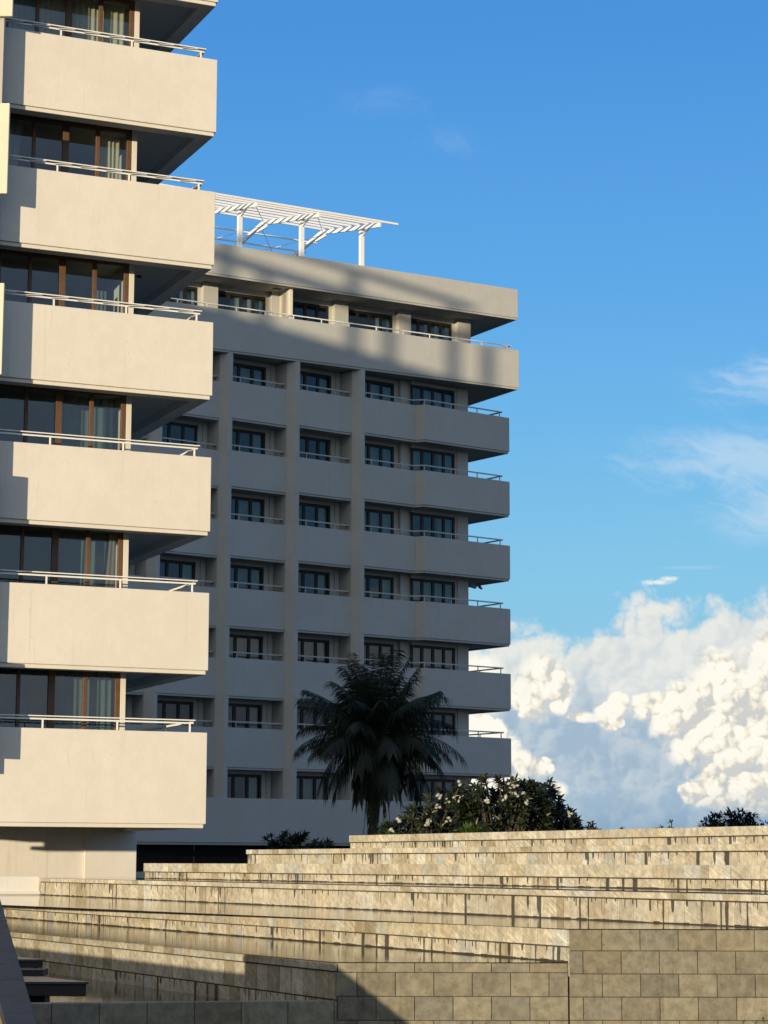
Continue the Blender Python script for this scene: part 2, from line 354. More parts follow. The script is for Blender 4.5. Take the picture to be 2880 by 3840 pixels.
def stone_mat(name, caustic=1.0, stain=1.0):
    """sandstone blocks. UV = metres along the wall, metres above the foot of the coping; tint alpha = random per block"""
    m, t, b, _ = new_mat(name)
    at = t.n('ShaderNodeAttribute', attribute_name='tint'); col = at.outputs['Color']; rnd = at.outputs['Alpha']
    uv = t.n('ShaderNodeUVMap').outputs[0]; u, v, _z = t.sep(uv)
    P = t.n('ShaderNodeNewGeometry').outputs['Position']
    g1 = t.noise(P, 9, 5, 0.62); g2 = t.noise(P, 60, 3, 0.6)
    base = t.mix(t.ss(g1, 0.3, 0.7), t.mix(1.0, col, (0.74, 0.72, 0.70, 1), 'MULTIPLY'), t.mix(1.0, col, (1.14, 1.12, 1.08, 1), 'MULTIPLY'))
    base = t.mix(t.m('MULTIPLY', t.ss(g2, 0.55, 0.75), 0.35), base, t.mix(1.0, base, (0.6, 0.57, 0.52, 1), 'MULTIPLY'))
    if not caustic:                                                           # weathering of the plain blocks: blotches, pits and damp runs
        bl = t.noise(P, 2.2, 6, 0.65); pit = t.noise(P, 26, 3, .6); run = t.noise(t.vm('MULTIPLY', P, (7, 7, .5)), 1.0, 5, .65)
        base = t.mix(t.m('MULTIPLY', t.ss(bl, .50, .68), .28), base, t.mix(1.0, base, (.62, .58, .52, 1), 'MULTIPLY'))
        base = t.mix(t.m('MULTIPLY', t.ss(pit, .62, .70), .55), base, t.mix(1.0, base, (.50, .46, .40, 1), 'MULTIPLY'))
        base = t.mix(t.m('MULTIPLY', t.ss(run, .55, .72), .45), base, t.mix(1.0, base, (.55, .50, .42, 1), 'MULTIPLY'))
        base = t.mix(t.m('MULTIPLY', t.ss(run, .30, .40, 1, 0), .35), base, t.mix(1.0, base, (1.35, 1.33, 1.25, 1), 'MULTIPLY'))
    if caustic:                                                               # slanting light ripples off the water, painted into each block's colour
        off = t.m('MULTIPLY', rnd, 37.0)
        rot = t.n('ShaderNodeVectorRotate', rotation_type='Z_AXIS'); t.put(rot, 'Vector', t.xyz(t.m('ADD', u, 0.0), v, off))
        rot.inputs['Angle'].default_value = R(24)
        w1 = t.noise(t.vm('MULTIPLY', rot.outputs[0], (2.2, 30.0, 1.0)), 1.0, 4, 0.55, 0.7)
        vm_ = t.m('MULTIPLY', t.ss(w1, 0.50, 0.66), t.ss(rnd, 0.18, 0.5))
        base = t.mix(t.m('MULTIPLY', vm_, 0.62 * caustic), base, t.mix(1.0, base, (1.5, 1.48, 1.42, 1), 'MULTIPLY'))
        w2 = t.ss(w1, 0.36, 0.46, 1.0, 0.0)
        base = t.mix(t.m('MULTIPLY', w2, 0.30 * caustic), base, t.mix(1.0, base, (0.72, 0.66, 0.55, 1), 'MULTIPLY'))
    if stain:                                                              # black algae and white lime drips under the overflow lip
        below = t.m('MULTIPLY', v, -1.0)
        wob = t.m('MULTIPLY', t.m('SUBTRACT', t.noise(t.vm('MULTIPLY', uv, (34, 3, 1)), 1.0, 3, .6), 0.5), 0.045)
        us = t.m('ADD', u, wob)
        zone = t.noise(t.xyz(u, 3.1, 0), 0.55, 2, 0.5)                       # where the lip overflows
        def streaks(width, seed, keep, lmin, lmax):
            q = t.m('DIVIDE', us, width); cell = t.m('FLOOR', q); fr = t.m('SUBTRACT', q, cell)
            def wn(k):
                w_ = t.n('ShaderNodeTexWhiteNoise', noise_dimensions='1D'); t.put(w_, 'W', t.m('ADD', cell, seed + k)); return w_.outputs['Value']
            on = t.m('GREATER_THAN', t.m('ADD', wn(.3), t.m('MULTIPLY', t.m('SUBTRACT', zone, .5), .9)), keep)
            half = t.m('ADD', .08, t.m('MULTIPLY', wn(11.3), .36)); L_ = t.m('ADD', lmin, t.m('MULTIPLY', t.m('POWER', wn(23.1), 2.0), lmax - lmin))
            tap = t.m('SUBTRACT', 1.0, t.m('MULTIPLY', t.m('POWER', t.m('DIVIDE', t.m('MAXIMUM', below, 0.0), L_), 3.0), .75))
            inside = t.ss(t.m('SUBTRACT', t.m('MULTIPLY', half, tap), t.m('ABSOLUTE', t.m('SUBTRACT', fr, .5))), 0.0, .07)
            return t.m('MULTIPLY', t.m('MULTIPLY', on, inside), t.ss(t.m('SUBTRACT', L_, below), 0.0, .02))
        d1 = streaks(.105, 3.7, .85, .08, .8); d2 = streaks(.045, 57.2, .70, .01, .17); d3 = streaks(.14, 91.4, .94, .2, .9)
        drip = t.m('MULTIPLY', t.m('MAXIMUM', t.m('MAXIMUM', d1, d2), d3), t.ss(below, 0.0, 0.008))
        base = t.mix(t.m('MULTIPLY', drip, 0.88 * stain), base, (0.022, 0.020, 0.016, 1))
        n_d = t.noise(t.xyz(u, 21.7, 0), 7.0, 3, 0.6)
        lime = t.m('MULTIPLY', t.ss(n_d, 0.70, 0.74), t.ss(below, 0.0, 0.015))
        base = t.mix(t.m('MULTIPLY', lime, 0.55), base, (0.62, 0.58, 0.47, 1))
        dk = t.m('MULTIPLY', t.ss(t.noise(t.vm('MULTIPLY', uv, (5.0, 1.0, 1.0)), 1.0, 5, 0.65), 0.46, 0.7), t.ss(below, -0.01, 0.02))
        base = t.mix(t.m('MULTIPLY', dk, 0.25), base, t.mix(1.0, base, (0.62, 0.56, 0.46, 1), 'MULTIPLY'))
    pset(t, b, Base_Color=base, Roughness=0.82, Specular_IOR_Level=0.25)
    bump(t, b, t.m('ADD', g1, t.m('MULTIPLY', g2, 0.35)), 0.012, 0.55)
    return m

def leaf_mat(name, c1, c2, rough=0.45, trans=0.25):
    m, t, b, out = new_mat(name)
    P = t.n('ShaderNodeNewGeometry').outputs['Position']; 
    at = t.n('ShaderNodeAttribute', attribute_name='tint').outputs['Color']
    n = t.noise(P, 1.4, 3, 0.6)
    base = t.mix(t.ss(n, .3, .7), (*c1, 1), (*c2, 1)); base = t.mix(1.0, base, at, 'MULTIPLY')
    pset(t, b, Base_Color=base, Roughness=rough, Specular_IOR_Level=0.4)
    tl = t.n('ShaderNodeBsdfTranslucent'); t.put(tl, 0, base)
    mx = t.n('ShaderNodeMixShader'); mx.inputs[0].default_value = trans; t.put(mx, 1, b.outputs[0]); t.put(mx, 2, tl.outputs[0]); t.put(out, 0, mx.outputs[0])
    return m

def water_mat(name):
    m, t, b, _ = new_mat(name)
    P = t.n('ShaderNodeNewGeometry').outputs['Position']
    n = t.noise(t.vm('MULTIPLY', P, (1.0, 1.0, 1.0)), 5.0, 4, 0.6)
    pset(t, b, Base_Color=(0.020, 0.022, 0.016, 1), Roughness=0.035, IOR=1.333, Specular_IOR_Level=0.5)
    bump(t, b, n, 0.006, 0.5)
    return m

M = {}
M['paint'] = plaster('painted_plaster_warm', (0.66, 0.625, 0.55))
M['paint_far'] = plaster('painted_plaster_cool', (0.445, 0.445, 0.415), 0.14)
M['paint_tower'] = plaster('painted_plaster_cream', (0.58, 0.575, 0.46), 0.15)
M['paint_grey'] = plaster('bare_render_grey', (0.40, 0.38, 0.35), 0.3)
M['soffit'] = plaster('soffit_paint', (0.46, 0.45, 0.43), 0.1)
M['base'] = plaster('base_render_grey', (0.66, 0.64, 0.60), 0.3)
M['frame'] = simple('dark_brown_window_frame', (0.115, 0.062, 0.034), 0.45, var=0.3)
M['frame_far'] = simple('near_black_window_frame', (0.016, 0.014, 0.013), 0.5)
M['glass'] = glass_mat('window_glass', trans=0.86)
M['glass_far'] = glass_mat('window_glass_far', trans=0.7, ior=1.6)
M['curtain'] = cloth('cream_curtain', (0.70, 0.62, 0.43))
M['curtain_teal'] = cloth('grey_green_curtain', (0.50, 0.55, 0.52))
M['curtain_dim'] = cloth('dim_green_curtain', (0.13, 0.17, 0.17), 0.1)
M['curtain_brown'] = cloth('brown_curtain', (0.33, 0.24, 0.17))
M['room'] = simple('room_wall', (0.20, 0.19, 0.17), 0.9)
M['dark'] = simple('dark_recess', (0.035, 0.038, 0.045), 0.6)
M['metal'] = simple('white_painted_metal', (0.74, 0.73, 0.69), 0.38, var=0.06)
M['metal_grey'] = simple('weathered_pale_metal', (0.42, 0.42, 0.42), 0.45, var=0.12)
M['steel'] = simple('white_pergola_steel', (0.80, 0.79, 0.76), 0.45, var=0.05)
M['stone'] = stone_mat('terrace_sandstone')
M['stone_front'] = stone_mat('front_wall_sandstone', 0.0, 0.7)
M['mortar'] = simple('dark_mortar', (0.045, 0.038, 0.028), 0.95)
M['algae'] = simple('dark_algae', (0.040, 0.034, 0.025), 0.8, var=0.4, scale=20)
M['granite'] = simple('dark_granite', (0.021, 0.022, 0.019), 0.55, var=0.5, scale=9, bmp=0.004)
M['rust_stone'] = simple('brown_stone', (0.21, 0.15, 0.065), 0.85, var=0.35, scale=3, bmp=0.01)
M['wood'] = simple('dark_wet_timber', (0.012, 0.013, 0.014), 0.55, var=0.4, scale=14)
M['decktop'] = simple('wet_slate', (0.035, 0.04, 0.045), 0.35, var=0.3, scale=8)
M['soil'] = simple('soil', (0.05, 0.045, 0.03), 0.95)
M['ground'] = simple('lawn_ground', (0.06, 0.07, 0.035), 0.95, var=0.3, scale=0.6)
M['water'] = water_mat('pool_water')
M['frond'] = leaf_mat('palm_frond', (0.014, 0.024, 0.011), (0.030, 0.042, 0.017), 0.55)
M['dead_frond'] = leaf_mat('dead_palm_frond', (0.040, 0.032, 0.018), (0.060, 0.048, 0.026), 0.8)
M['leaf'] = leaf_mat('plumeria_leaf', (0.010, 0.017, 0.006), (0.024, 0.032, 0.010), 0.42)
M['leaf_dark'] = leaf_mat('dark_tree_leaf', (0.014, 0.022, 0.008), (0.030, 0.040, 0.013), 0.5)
M['leaf_fern'] = leaf_mat('fern_leaf', (0.040, 0.075, 0.012), (0.070, 0.110, 0.020), 0.5)
M['leaf_bright'] = leaf_mat('bright_leaf', (0.06, 0.13, 0.015), (0.11, 0.19, 0.03), 0.4)
M['bark'] = simple('bark', (0.055, 0.045, 0.035), 0.95, var=0.4, scale=18, bmp=0.02)
M['petal'] = cloth('white_petal', (0.70, 0.69, 0.60), 0.3)
M['plastic'] = cloth('torn_plastic', (0.50, 0.50, 0.46), 0.45)
M['feather'] = simple('white_feather', (0.75, 0.74, 0.7), 0.8)

# ------------------------------------------------------------------ ground sheet
g = MB(); g.quad((-9000, -9000, -2.6), (9000, -9000, -2.6), (9000, 9000, -2.6), (-9000, 9000, -2.6))
tag(g.build('ground', M['ground']), kind='structure')

# ------------------------------------------------------------------ near hotel block (left)
F1 = Frame((-4.0985, 52, 0), 66.0277)
LT = [29.27, 25.98, 22.69, 19.385, 16.044, 12.803, 9.513, 6.276, 3.002]
LB = [27.44, 24.15, 20.86, 17.542, 14.217, 11.010, 7.734, 4.449, 0.893]
UL = -9.0

def sheet_curtain(fr, ut, ub, n0, z0, z1, waves, amp, tie=None, rows=14, seed=0):
    """hanging pleated cloth; ut/ub = span at the top/bottom, tie = (height fraction, span) where it is gathered"""
    rnd = random.Random(seed); mb = MB(); cols = max(8, int(waves * 8)); ph = rnd.random() * 6
    for j in range(rows + 1):
        f = j / rows; z = z1 + (z0 - z1) * f
        if tie and f < tie[0]: g = (f / tie[0]) ** 1.5; a = [ut[i] + (tie[1][i] - ut[i]) * g for i in (0, 1)]
        elif tie: g = (f - tie[0]) / (1 - tie[0]); a = [tie[1][i] + (ub[i] - tie[1][i]) * g for i in (0, 1)]
        else: a = [ut[i] + (ub[i] - ut[i]) * f for i in (0, 1)]
        for i in range(cols + 1):
            h = i / cols; w = math.sin(h * waves * 6.283 + ph + 0.6 * math.sin(h * 17 + ph)) * amp * (0.6 + 0.4 * f)
            mb.v.append(tuple(fr.p(a[0] + (a[1] - a[0]) * h, n0 + w, z)))
    c1 = cols + 1
    for j in range(rows):
        for i in range(cols):
            k = j * c1 + i; mb.f.append((k, k + c1, k + c1 + 1, k + 1)); mb.mi.append(0)
    return mb

def tower_edge(u_hit):
    """plan point on the line of sight of the tower corner whose shadow falls u_hit along the balcony fronts"""
    lo, hi = 48.0, 50.2; r = -0.1757; s = Vector((SUN.x, SUN.y, 0)).normalized()
    for _ in range(40):
        y = (lo + hi) / 2; p = Vector((r * y, y, 0)); d = (F1.o - p).dot(F1.n); k = d / s.dot(F1.n); u = (p + s * k - F1.o).dot(F1.u)
        if u > u_hit: lo = y
        else: hi = y
    return r * y, y

def near_block():
    root = empty('hotel_building', F1.p(-5, 4, -2.6))
    tag(root, 'near sunlit cream hotel block with stacked overhanging balconies at the left edge', 'building', 'hotel buildings')
    for i, (T, B) in enumerate(zip(LT, LB)):
        vis = i >= 2
        m = MB()
        m.box(F1, UL, 0, 0, .14, B, T)                                   # front parapet
        m.box(F1, -.14, 0, .14, 9, B, T)                                 # side parapet
        m.box(F1, UL, -.045, .045, .40, B - .095, B)                     # slab edge, set back
        m.box(F1, -.40, -.045, .40, 9, B - .095, B + .001)
        bal = m.build('balcony', M['paint'], root, bevel=.012)
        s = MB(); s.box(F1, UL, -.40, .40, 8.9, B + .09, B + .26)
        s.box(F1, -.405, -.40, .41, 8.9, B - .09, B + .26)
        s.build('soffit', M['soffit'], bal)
        if not vis: continue
        h = MB(); zt = T + .30
        h.box(F1, UL, -.24, .15, .27, zt - .024, zt)                      # flat cap rail
        h.box(F1, UL, -.28, .19, .225, zt - .095, zt - .058)              # bar below it
        h.box(F1, -.33, -.24, .29, 8, zt - .075, zt - .03)               # return along the side
        for k in range(6):
            u = -.36 - 1.76 * k
            if u > UL: h.box(F1, u - .018, u + .018, .19, .225, T - .02, zt - .095)
        for n in (2.2, 4.2): h.box(F1, -.31, -.265, n, n + .045, T - .02, zt - .07)
        if i in (3, 4, 5):                                               # sagging clip strips under the cap rail
            for k in range(14):
                u = -.45 - .62 * k
                if u - .4 > UL: h.bar(F1.p(u, .16, zt - .040), F1.p(u - .40, .16, zt - .075), .05, .012)
        h.build('handrail', M['metal'], bal)
    # core, floor by floor, with rooms behind glass
    core = MB()
    core.box(F1, -1.83, -1.70, .95, 1.15, .98, 30.6)                     # the pale corner post
    core.box(F1, -1.83, -1.74, 1.15, 8.9, .98, 30.6)
    core.box(F1, UL, -1.83, 8.8, 9.0, .98, 30.6)
    core.box(F1, UL - .2, UL, .95, 9.0, .98, 30.6)
    core.box(F1, UL, .1, -.02, 9.2, 30.6, 30.9)
    core.build('wall', M['paint'], root, bevel=.006)
    for i in range(2, 9):
        zf = LB[i] + .26; zs = LB[i - 1] + .09
        if i == 2: zs = 24.24
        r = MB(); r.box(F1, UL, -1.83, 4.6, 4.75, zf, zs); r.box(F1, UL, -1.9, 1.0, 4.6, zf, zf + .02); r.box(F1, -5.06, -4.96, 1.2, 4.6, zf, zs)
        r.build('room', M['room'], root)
        w = MB(); zh = zs - .10
        w.box(F1, UL, -1.83, .95, 1.05, zh, zs)                          # head
        w.box(F1, UL, -1.83, .95, 1.05, zf, zf + .10)
        edges = [(-1.95, -1.83), (-2.73, -2.63), (-3.56, -3.40), (-4.30, -4.22), (-5.13, -4.97), (-5.91, -5.81), (-6.72, -6.56), (-7.5, -7.4), (-8.3, -8.14), (UL, UL + .1)]
        for a, b in edges: w.box(F1, a, b, .955, 1.045, zf + .10, zh)
        win = w.build('window', M['frame'], root, bevel=.008)
        for (a, b), (c, d) in zip(edges[:-1], edges[1:]):
            q = MB(); q.quad(F1.p(d, 1.0, zf + .1), F1.p(a, 1.0, zf + .1), F1.p(a, 1.0, zh), F1.p(d, 1.0, zh))
            q.build('pane', M['glass'], win)
            for e in (a - .035, d):                                        # sash stiles
                pass
        cz0, cz1 = zf + .05, zh
        def cur(mat, *a, **k): sheet_curtain(F1, *a, **k).build('curtain', M[mat], root, smooth=True)
        if i == 3:
            cur('curtain', (-4.2, -2.02), (-4.2, -2.02), 1.18, cz0, cz1, 15, .035, seed=1); cur('curtain_teal', (-6.4, -4.25), (-6.4, -4.25), 1.2, cz0, cz1, 13, .03, seed=2)
        if i == 4:
            cur('curtain', (-2.62, -2.06), (-2.58, -2.05), 1.16, cz0, cz1 - .12, 5, .04, tie=(.68, (-2.52, -2.12)), seed=3)
            cur('petal', (-2.32, -2.10), (-2.56, -2.08), 1.22, cz0, cz1 - .9, 4, .03, seed=4); cur('curtain_teal', (-5.3, -4.5), (-5.3, -4.75), 1.18, cz0, cz1, 5, .03, seed=5)
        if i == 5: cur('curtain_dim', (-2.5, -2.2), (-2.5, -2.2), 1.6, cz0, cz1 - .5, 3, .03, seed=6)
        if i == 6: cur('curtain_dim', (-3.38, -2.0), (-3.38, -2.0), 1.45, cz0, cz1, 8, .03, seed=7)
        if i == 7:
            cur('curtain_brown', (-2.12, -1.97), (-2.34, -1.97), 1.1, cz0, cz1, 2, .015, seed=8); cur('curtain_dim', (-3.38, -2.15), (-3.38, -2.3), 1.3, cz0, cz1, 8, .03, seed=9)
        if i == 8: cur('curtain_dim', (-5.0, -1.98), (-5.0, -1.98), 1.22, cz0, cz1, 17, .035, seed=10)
    # little downlights in the side soffits
    for i in (4,):
        d = MB(); c = F1.p(-1.25, 2.0, LB[i] + .085); d.tube([c, c + Vector((0, 0, -.05))], .06, 10); d.build('ceiling_lamp', M['dark'], root)
    # ground floor wall below the lowest balcony
    b = MB(); b.box(F1, -1.335, .01, 5.23, 5.5, -2.6, 1.0); b.box(F1, -11, -1.335, 5.31, 5.5, -2.6, 1.0); b.box(F1, -.19, .01, 5.5, 8.9, -2.6, 1.0)
    b.build('ground_floor_wall', M['base'], root, bevel=.01)
    # plinth at the pool
    b = MB(); b.box(F1, -16, -3.745, .57, .8, -2.6, -.30); b.box(F1, -16, -3.75, .50, .57, -.70, -.635)
    b.build('plinth', M['base'], root, bevel=.01)
    # service tower with projecting panels, hard against the balcony ends
    tx, ty = tower_edge(-4.43)
    TW = Frame((tx, ty, 0), 90)
    m = MB(); m.box(TW, -7, -.20, .085, .30, 2.0, 31); m.build('tower_wall', M['paint_grey'], root, bevel=.01)
    for z0, z1 in ((23.7, 25.8), (19.4, 21.55), (15.14, 17.3), (10.9, 13.03), (6.63, 8.77), (2.35, 4.5)):
        m = MB(); m.box(TW, -7, 0, -.02, .085, z0, z1); m.build('tower_panel', M['paint_tower'], root, bevel=.015)
    # the rest of the block, out of the picture to the left: it shades the court behind
    te = math.tan(R(ELEV)); roof = lambda u: 24.434 + 81 * te - (1.6 - 2 * te) / 9.5 * (u + 33.8)                             # roofline shaped to cast the slanting shadow edge on the far parapets
    m = MB(); m.box(F1, -62, -9.3, 1.2, 12, 1.1, 24.0); m.box(F1, -62, -24, 5, 12, -2.6, 1.1)
    k = len(m.v)
    for u in (-62, -9.3):
        for n_, z_ in ((1.2, 24.0), (12, 24.0), (12, roof(u)), (1.2, roof(u))): m.v.append(tuple(F1.p(u, n_, z_)))
    m.f += [tuple(k + i for i in q) for q in ((0, 1, 2, 3), (7, 6, 5, 4), (0, 3, 7, 4), (3, 2, 6, 7), (2, 1, 5, 6))]; m.mi += [0] * 5
    m.build('shade_wing_wall', M['paint'], root)
    c = MB()                                                               # unseen bars over the wing, added to cast bands on the far parapets
    for dz, th, n_ in ((2.5, .5, 2.0), (3.9, .35, 3.4)):
        c.bar(F1.p(-62, n_, roof(-62) + dz), F1.p(-28, n_, roof(-28) + dz + .3), .3, th)
    for u in (-58, -52, -46, -40, -34, -29): c.box(F1, u - .15, u + .15, 1.85, 2.15, roof(u), roof(u) + 2.4); c.box(F1, u - .15, u + .15, 3.25, 3.55, roof(u), roof(u) + 3.9)
    c.build('shadow_bars', M['steel'], root)
    for T, B in zip(LT[1:], LB[1:]):
        if T > 25: continue
        m = MB(); m.box(F1, -62, -15.5, .6, 1.2, B, T); m.build('balcony', M['paint'], root)
    return root
near_block()

# ------------------------------------------------------------------ far hotel block
F3 = Frame((6.9256, 112, 0), 60.032)
FK = [Frame(F3.p(-5.655 - 3.6185 * k, 0, 0), 52.7817) for k in range(8)]
PT = [22.70, 19.36, 16.05, 12.80, 9.50, 6.25]
PB = [20.82, 17.53, 14.22, 10.89, 7.62, 4.31]
PODT = 2.985

def far_block():
    root = empty('hotel_building', F3.p(-14, 5, -.3))
    tag(root, 'far grey hotel block with saw-tooth balconies, mostly in shade behind the palm', 'building', 'hotel buildings')
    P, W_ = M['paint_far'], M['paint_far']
    rnd = random.Random(7)
    def window(fr, u0, u1, n, z0, z1, leaves, curt):
        w = MB(); t = .09
        w.box(fr, u0, u1, n, n + .09, z1 - .14, z1); w.box(fr, u0, u1, n, n + .09, z0, z0 + .1)
        xs = [u0 + (u1 - u0) * i / leaves for i in range(leaves + 1)]; g = []
        for i, x in enumerate(xs):
            a = .11 if i in (0, leaves) else .075
            lo = max(u0, x - a); hi = min(u1, x + a); w.box(fr, lo, hi, n + .004, n + .086, z0 + .1, z1 - .14); g.append((lo, hi))
        ob = w.build('window', M['frame_far'], root)
        for (a, b), (c, d) in zip(g[:-1], g[1:]):
            q = MB(); q.quad(fr.p(b, n + .05, z0 + .1), fr.p(c, n + .05, z0 + .1), fr.p(c, n + .05, z1 - .14), fr.p(b, n + .05, z1 - .14)); q.build('pane', M['glass_far'], ob)
        for a, b in curt:
            sheet_curtain(fr, (u0 + (u1 - u0) * a, u0 + (u1 - u0) * b), (u0 + (u1 - u0) * a, u0 + (u1 - u0) * b), n + .22, z0, z1 - .1, max(2, 9 * (b - a)), .03, rows=3, seed=rnd.randrange(999)).build(
                'curtain', M['curtain_teal'], root, smooth=True)
    def curtains():
        k = rnd.random()
        if k < .25: return [(.02, .35), (.68, .98)]
        if k < .5: return [(.30, .98)]
        if k < .7: return [(.66, .97)]
        if k < .85: return [(.02, .98)]
        return []
    # balcony bands
    for r, (T, B) in enumerate(zip(PT, PB)):
        for k in range(8):
            f = FK[k]; L = 3.36 if k else 5.535
            m = MB(); m.box(f, -.01 if k else 0, L, -.01, .12, B + .1, T); m.box(f, .0 if k else .04, L if k else L - .04, .035, .30, B, B + .1)
            if k == 0:
                m.box(f, L - .13, L, .12, 6.5, B + .1, T); m.box(f, L - .30, L - .04, .30, 6.5, B, B + .1)
            if k == 1:                                                      # slanted jog up to the corner block
                a = FK[1].p(3.36, 0, 0); b = FK[0].p(0, -.01, 0); c = FK[0].p(.10, .12, 0); d = FK[1].p(3.36, .16, 0)
                m.prism([a, b, c, d], B + .1, T)
                a = FK[1].p(3.36, .035, 0); b = FK[0].p(.04, .035, 0); c = FK[0].p(.12, .3, 0); d = FK[1].p(3.36, .3, 0); m.prism([a, b, c, d], B, B + .1)
            bal = m.build('balcony', P, root, bevel=.012 if k < 4 else 0)
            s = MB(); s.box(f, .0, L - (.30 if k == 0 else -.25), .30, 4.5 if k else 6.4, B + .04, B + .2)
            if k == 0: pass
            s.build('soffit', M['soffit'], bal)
            h = MB(); zt = T + .32
            if k:
                h.box(f, .22, L - .04, .17, .23, zt - .06, zt); e = L - .04
                h.box(f, e - .05, e, .23, .5, zt - .06, zt)
                for u in (.75, 2.45): h.box(f, u - .02, u + .02, .18, .22, T - .01, zt - .06)
                if k == 1: h.bar(FK[1].p(3.31, .2, zt - .03), FK[0].p(.14, .2, zt - .03), .06, .06)
            else:
                h.box(f, .14, 5.22, .17, .23, zt - .06, zt); h.box(f, 5.14, 5.22, .23, 6, zt - .06, zt)
                for u in (.12, 1.85, 3.55, 5.05): h.box(f, u - .02, u + .02, .18, .22, T - .01, zt - .06)
                for n in (2.0, 4.0): h.box(f, 5.16, 5.20, n, n + .04, T - .01, zt - .06)
            h.build('handrail', M['metal_grey'], bal)
    # openings: window wall one metre back, rooms behind
    tops = [24.10] + [b + .04 for b in PB]; bots = [b + .2 for b in PB] + [2.9]
    for r in range(7):
        zs, zf = tops[r], bots[r]
        for k in range(7):
            f = FK[k]; n = 1.0; zh = zs - .20
            m = MB()
            if k:
                u0, u1 = .45, 2.78
                m.box(f, .2, u0, n, n + .2, zf, zs); m.box(f, u1, 3.9, n, n + .2, zf, zs); m.box(f, u0, u1, n, n + .2, zh, zs)
                if k == 1: m.box(f, 3.02, 3.85, .78, n, zf, zs)
                else: m.box(f, 3.03, 3.27, .93, n, zf, zs)
                if r == 1 and k == 2: u0, u1 = .75, 2.7
                window(f, u0, u1, n + .03, zf, zh, 3, curtains())
            else:
                u0, u1 = -.03, 2.74
                m.box(f, u1, 2.86, n, n + .2, zf, zs); m.box(f, 2.86, 3.56, n - .06, n + .3, zf, zs); m.box(f, u0, u1, n, n + .2, zh, zs)
                m.box(f, 3.40, 3.56, n + .3, 6.4, zf, zs)
                window(f, u0, u1, n + .03, zf, zh, 4, curtains())
            m.build('wall', W_, root)
    # fins between the bays
    for k in range(1, 8):
        f = FK[k]; pts = [f.p(0, 0, 0), f.p(.20, 0, 0), f.p(.20, 4.5, 0)]
        if k < 7: e = FK[k + 1].p(3.33, .0, 0)
        else: e = f.p(-.26, .457, 0)
        l = f.loc(e); pts += [f.p(l[0], 4.5, 0), Vector((e.x, e.y, 0))]
        m = MB(); m.prism(pts, PODT - .05, 24.06); m.build('fin', P, root, bevel=.01)
    # two long top parapets
    for z0, z1, u1 in ((24.174, 26.155, 0.0), (27.848, 29.358, -.04)):
        m = MB(); m.box(F3, -34, u1, 0, .15, z0, z1); m.box(F3, u1 - .15, u1, .15, 9, z0, z1)
        m.box(F3, -34, u1 - .04, .04, .32, z0 - .10, z0); m.box(F3, u1 - .3, u1 - .04, .32, 9, z0 - .10, z0)
        par = m.build('parapet', P, root, bevel=.012)
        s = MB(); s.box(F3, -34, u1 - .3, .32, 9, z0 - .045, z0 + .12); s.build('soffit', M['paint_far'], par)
    h = MB(); zt = 26.155 + .25
    h.box(F3, -34, -.35, .17, .23, zt - .05, zt); h.box(F3, -.42, -.35, .23, 9, zt - .05, zt)
    for k in range(22): h.box(F3, -.6 - 1.55 * k - .02, -.6 - 1.55 * k + .02, .18, .22, 26.1, zt - .05)
    h.build('handrail', M['metal'], root)
    # top floor: piers and wide windows
    n = 1.75; zs, zf, zh = 27.81, 24.3, 27.54
    for j in range(5):
        o = -7.23 * j
        for u0, u1, pw in ((-5.62, -2.96, (-2.80, -2.03)), (-9.20, -6.50, (-6.33, -5.62))):
            u0 += o; u1 += o
            m = MB(); m.box(F3, u1, pw[0] + o, n, n + .2, zf, zs); m.box(F3, pw[0] + o, pw[1] + o, n - .32, n + .2, zf, zs); m.box(F3, u0, u1, n, n + .2, zh, zs)
            m.build('wall', W_, root)
            window(F3, u0, u1, n + .03, zf, zh, 4, curtains())
    m = MB(); m.box(F3, -2.2, -2.03, n, 9, zf, zs); m.build('wall', W_, root)
    m = MB(); m.box(F3, -13.13, -12.97, .34, n, zf, zs); m.build('fin', M['paint'], root, bevel=.01)
    m = MB(); m.box(F3, -13.75, -13.35, .75, 1.05, zs - .03, zs + .02); m.build('soffit_vent', M['dark'], root)
    # core mass, podium, dark undercroft
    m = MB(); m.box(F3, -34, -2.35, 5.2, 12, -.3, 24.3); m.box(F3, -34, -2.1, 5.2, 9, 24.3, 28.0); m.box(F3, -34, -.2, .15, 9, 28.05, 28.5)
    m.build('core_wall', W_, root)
    for k in range(5):
        pass
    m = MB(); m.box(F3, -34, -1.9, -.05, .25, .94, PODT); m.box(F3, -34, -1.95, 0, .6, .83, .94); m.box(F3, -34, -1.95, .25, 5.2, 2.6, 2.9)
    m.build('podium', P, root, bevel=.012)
    m = MB(); m.box(F3, -34, -1.95, 3.4, 3.6, -.4, 2.6); m.build('undercroft_wall', M['dark'], root)  # shade of the deep recess put into this wall's dark colour
    for u in (-24.0, -16.4, -9.3):
        m = MB(); m.box(F3, u - .02, u + .02, 3.35, 3.4, -.4, 2.6); m.build('undercroft_pipe', M['metal_grey'], root)
    return root
far_block()

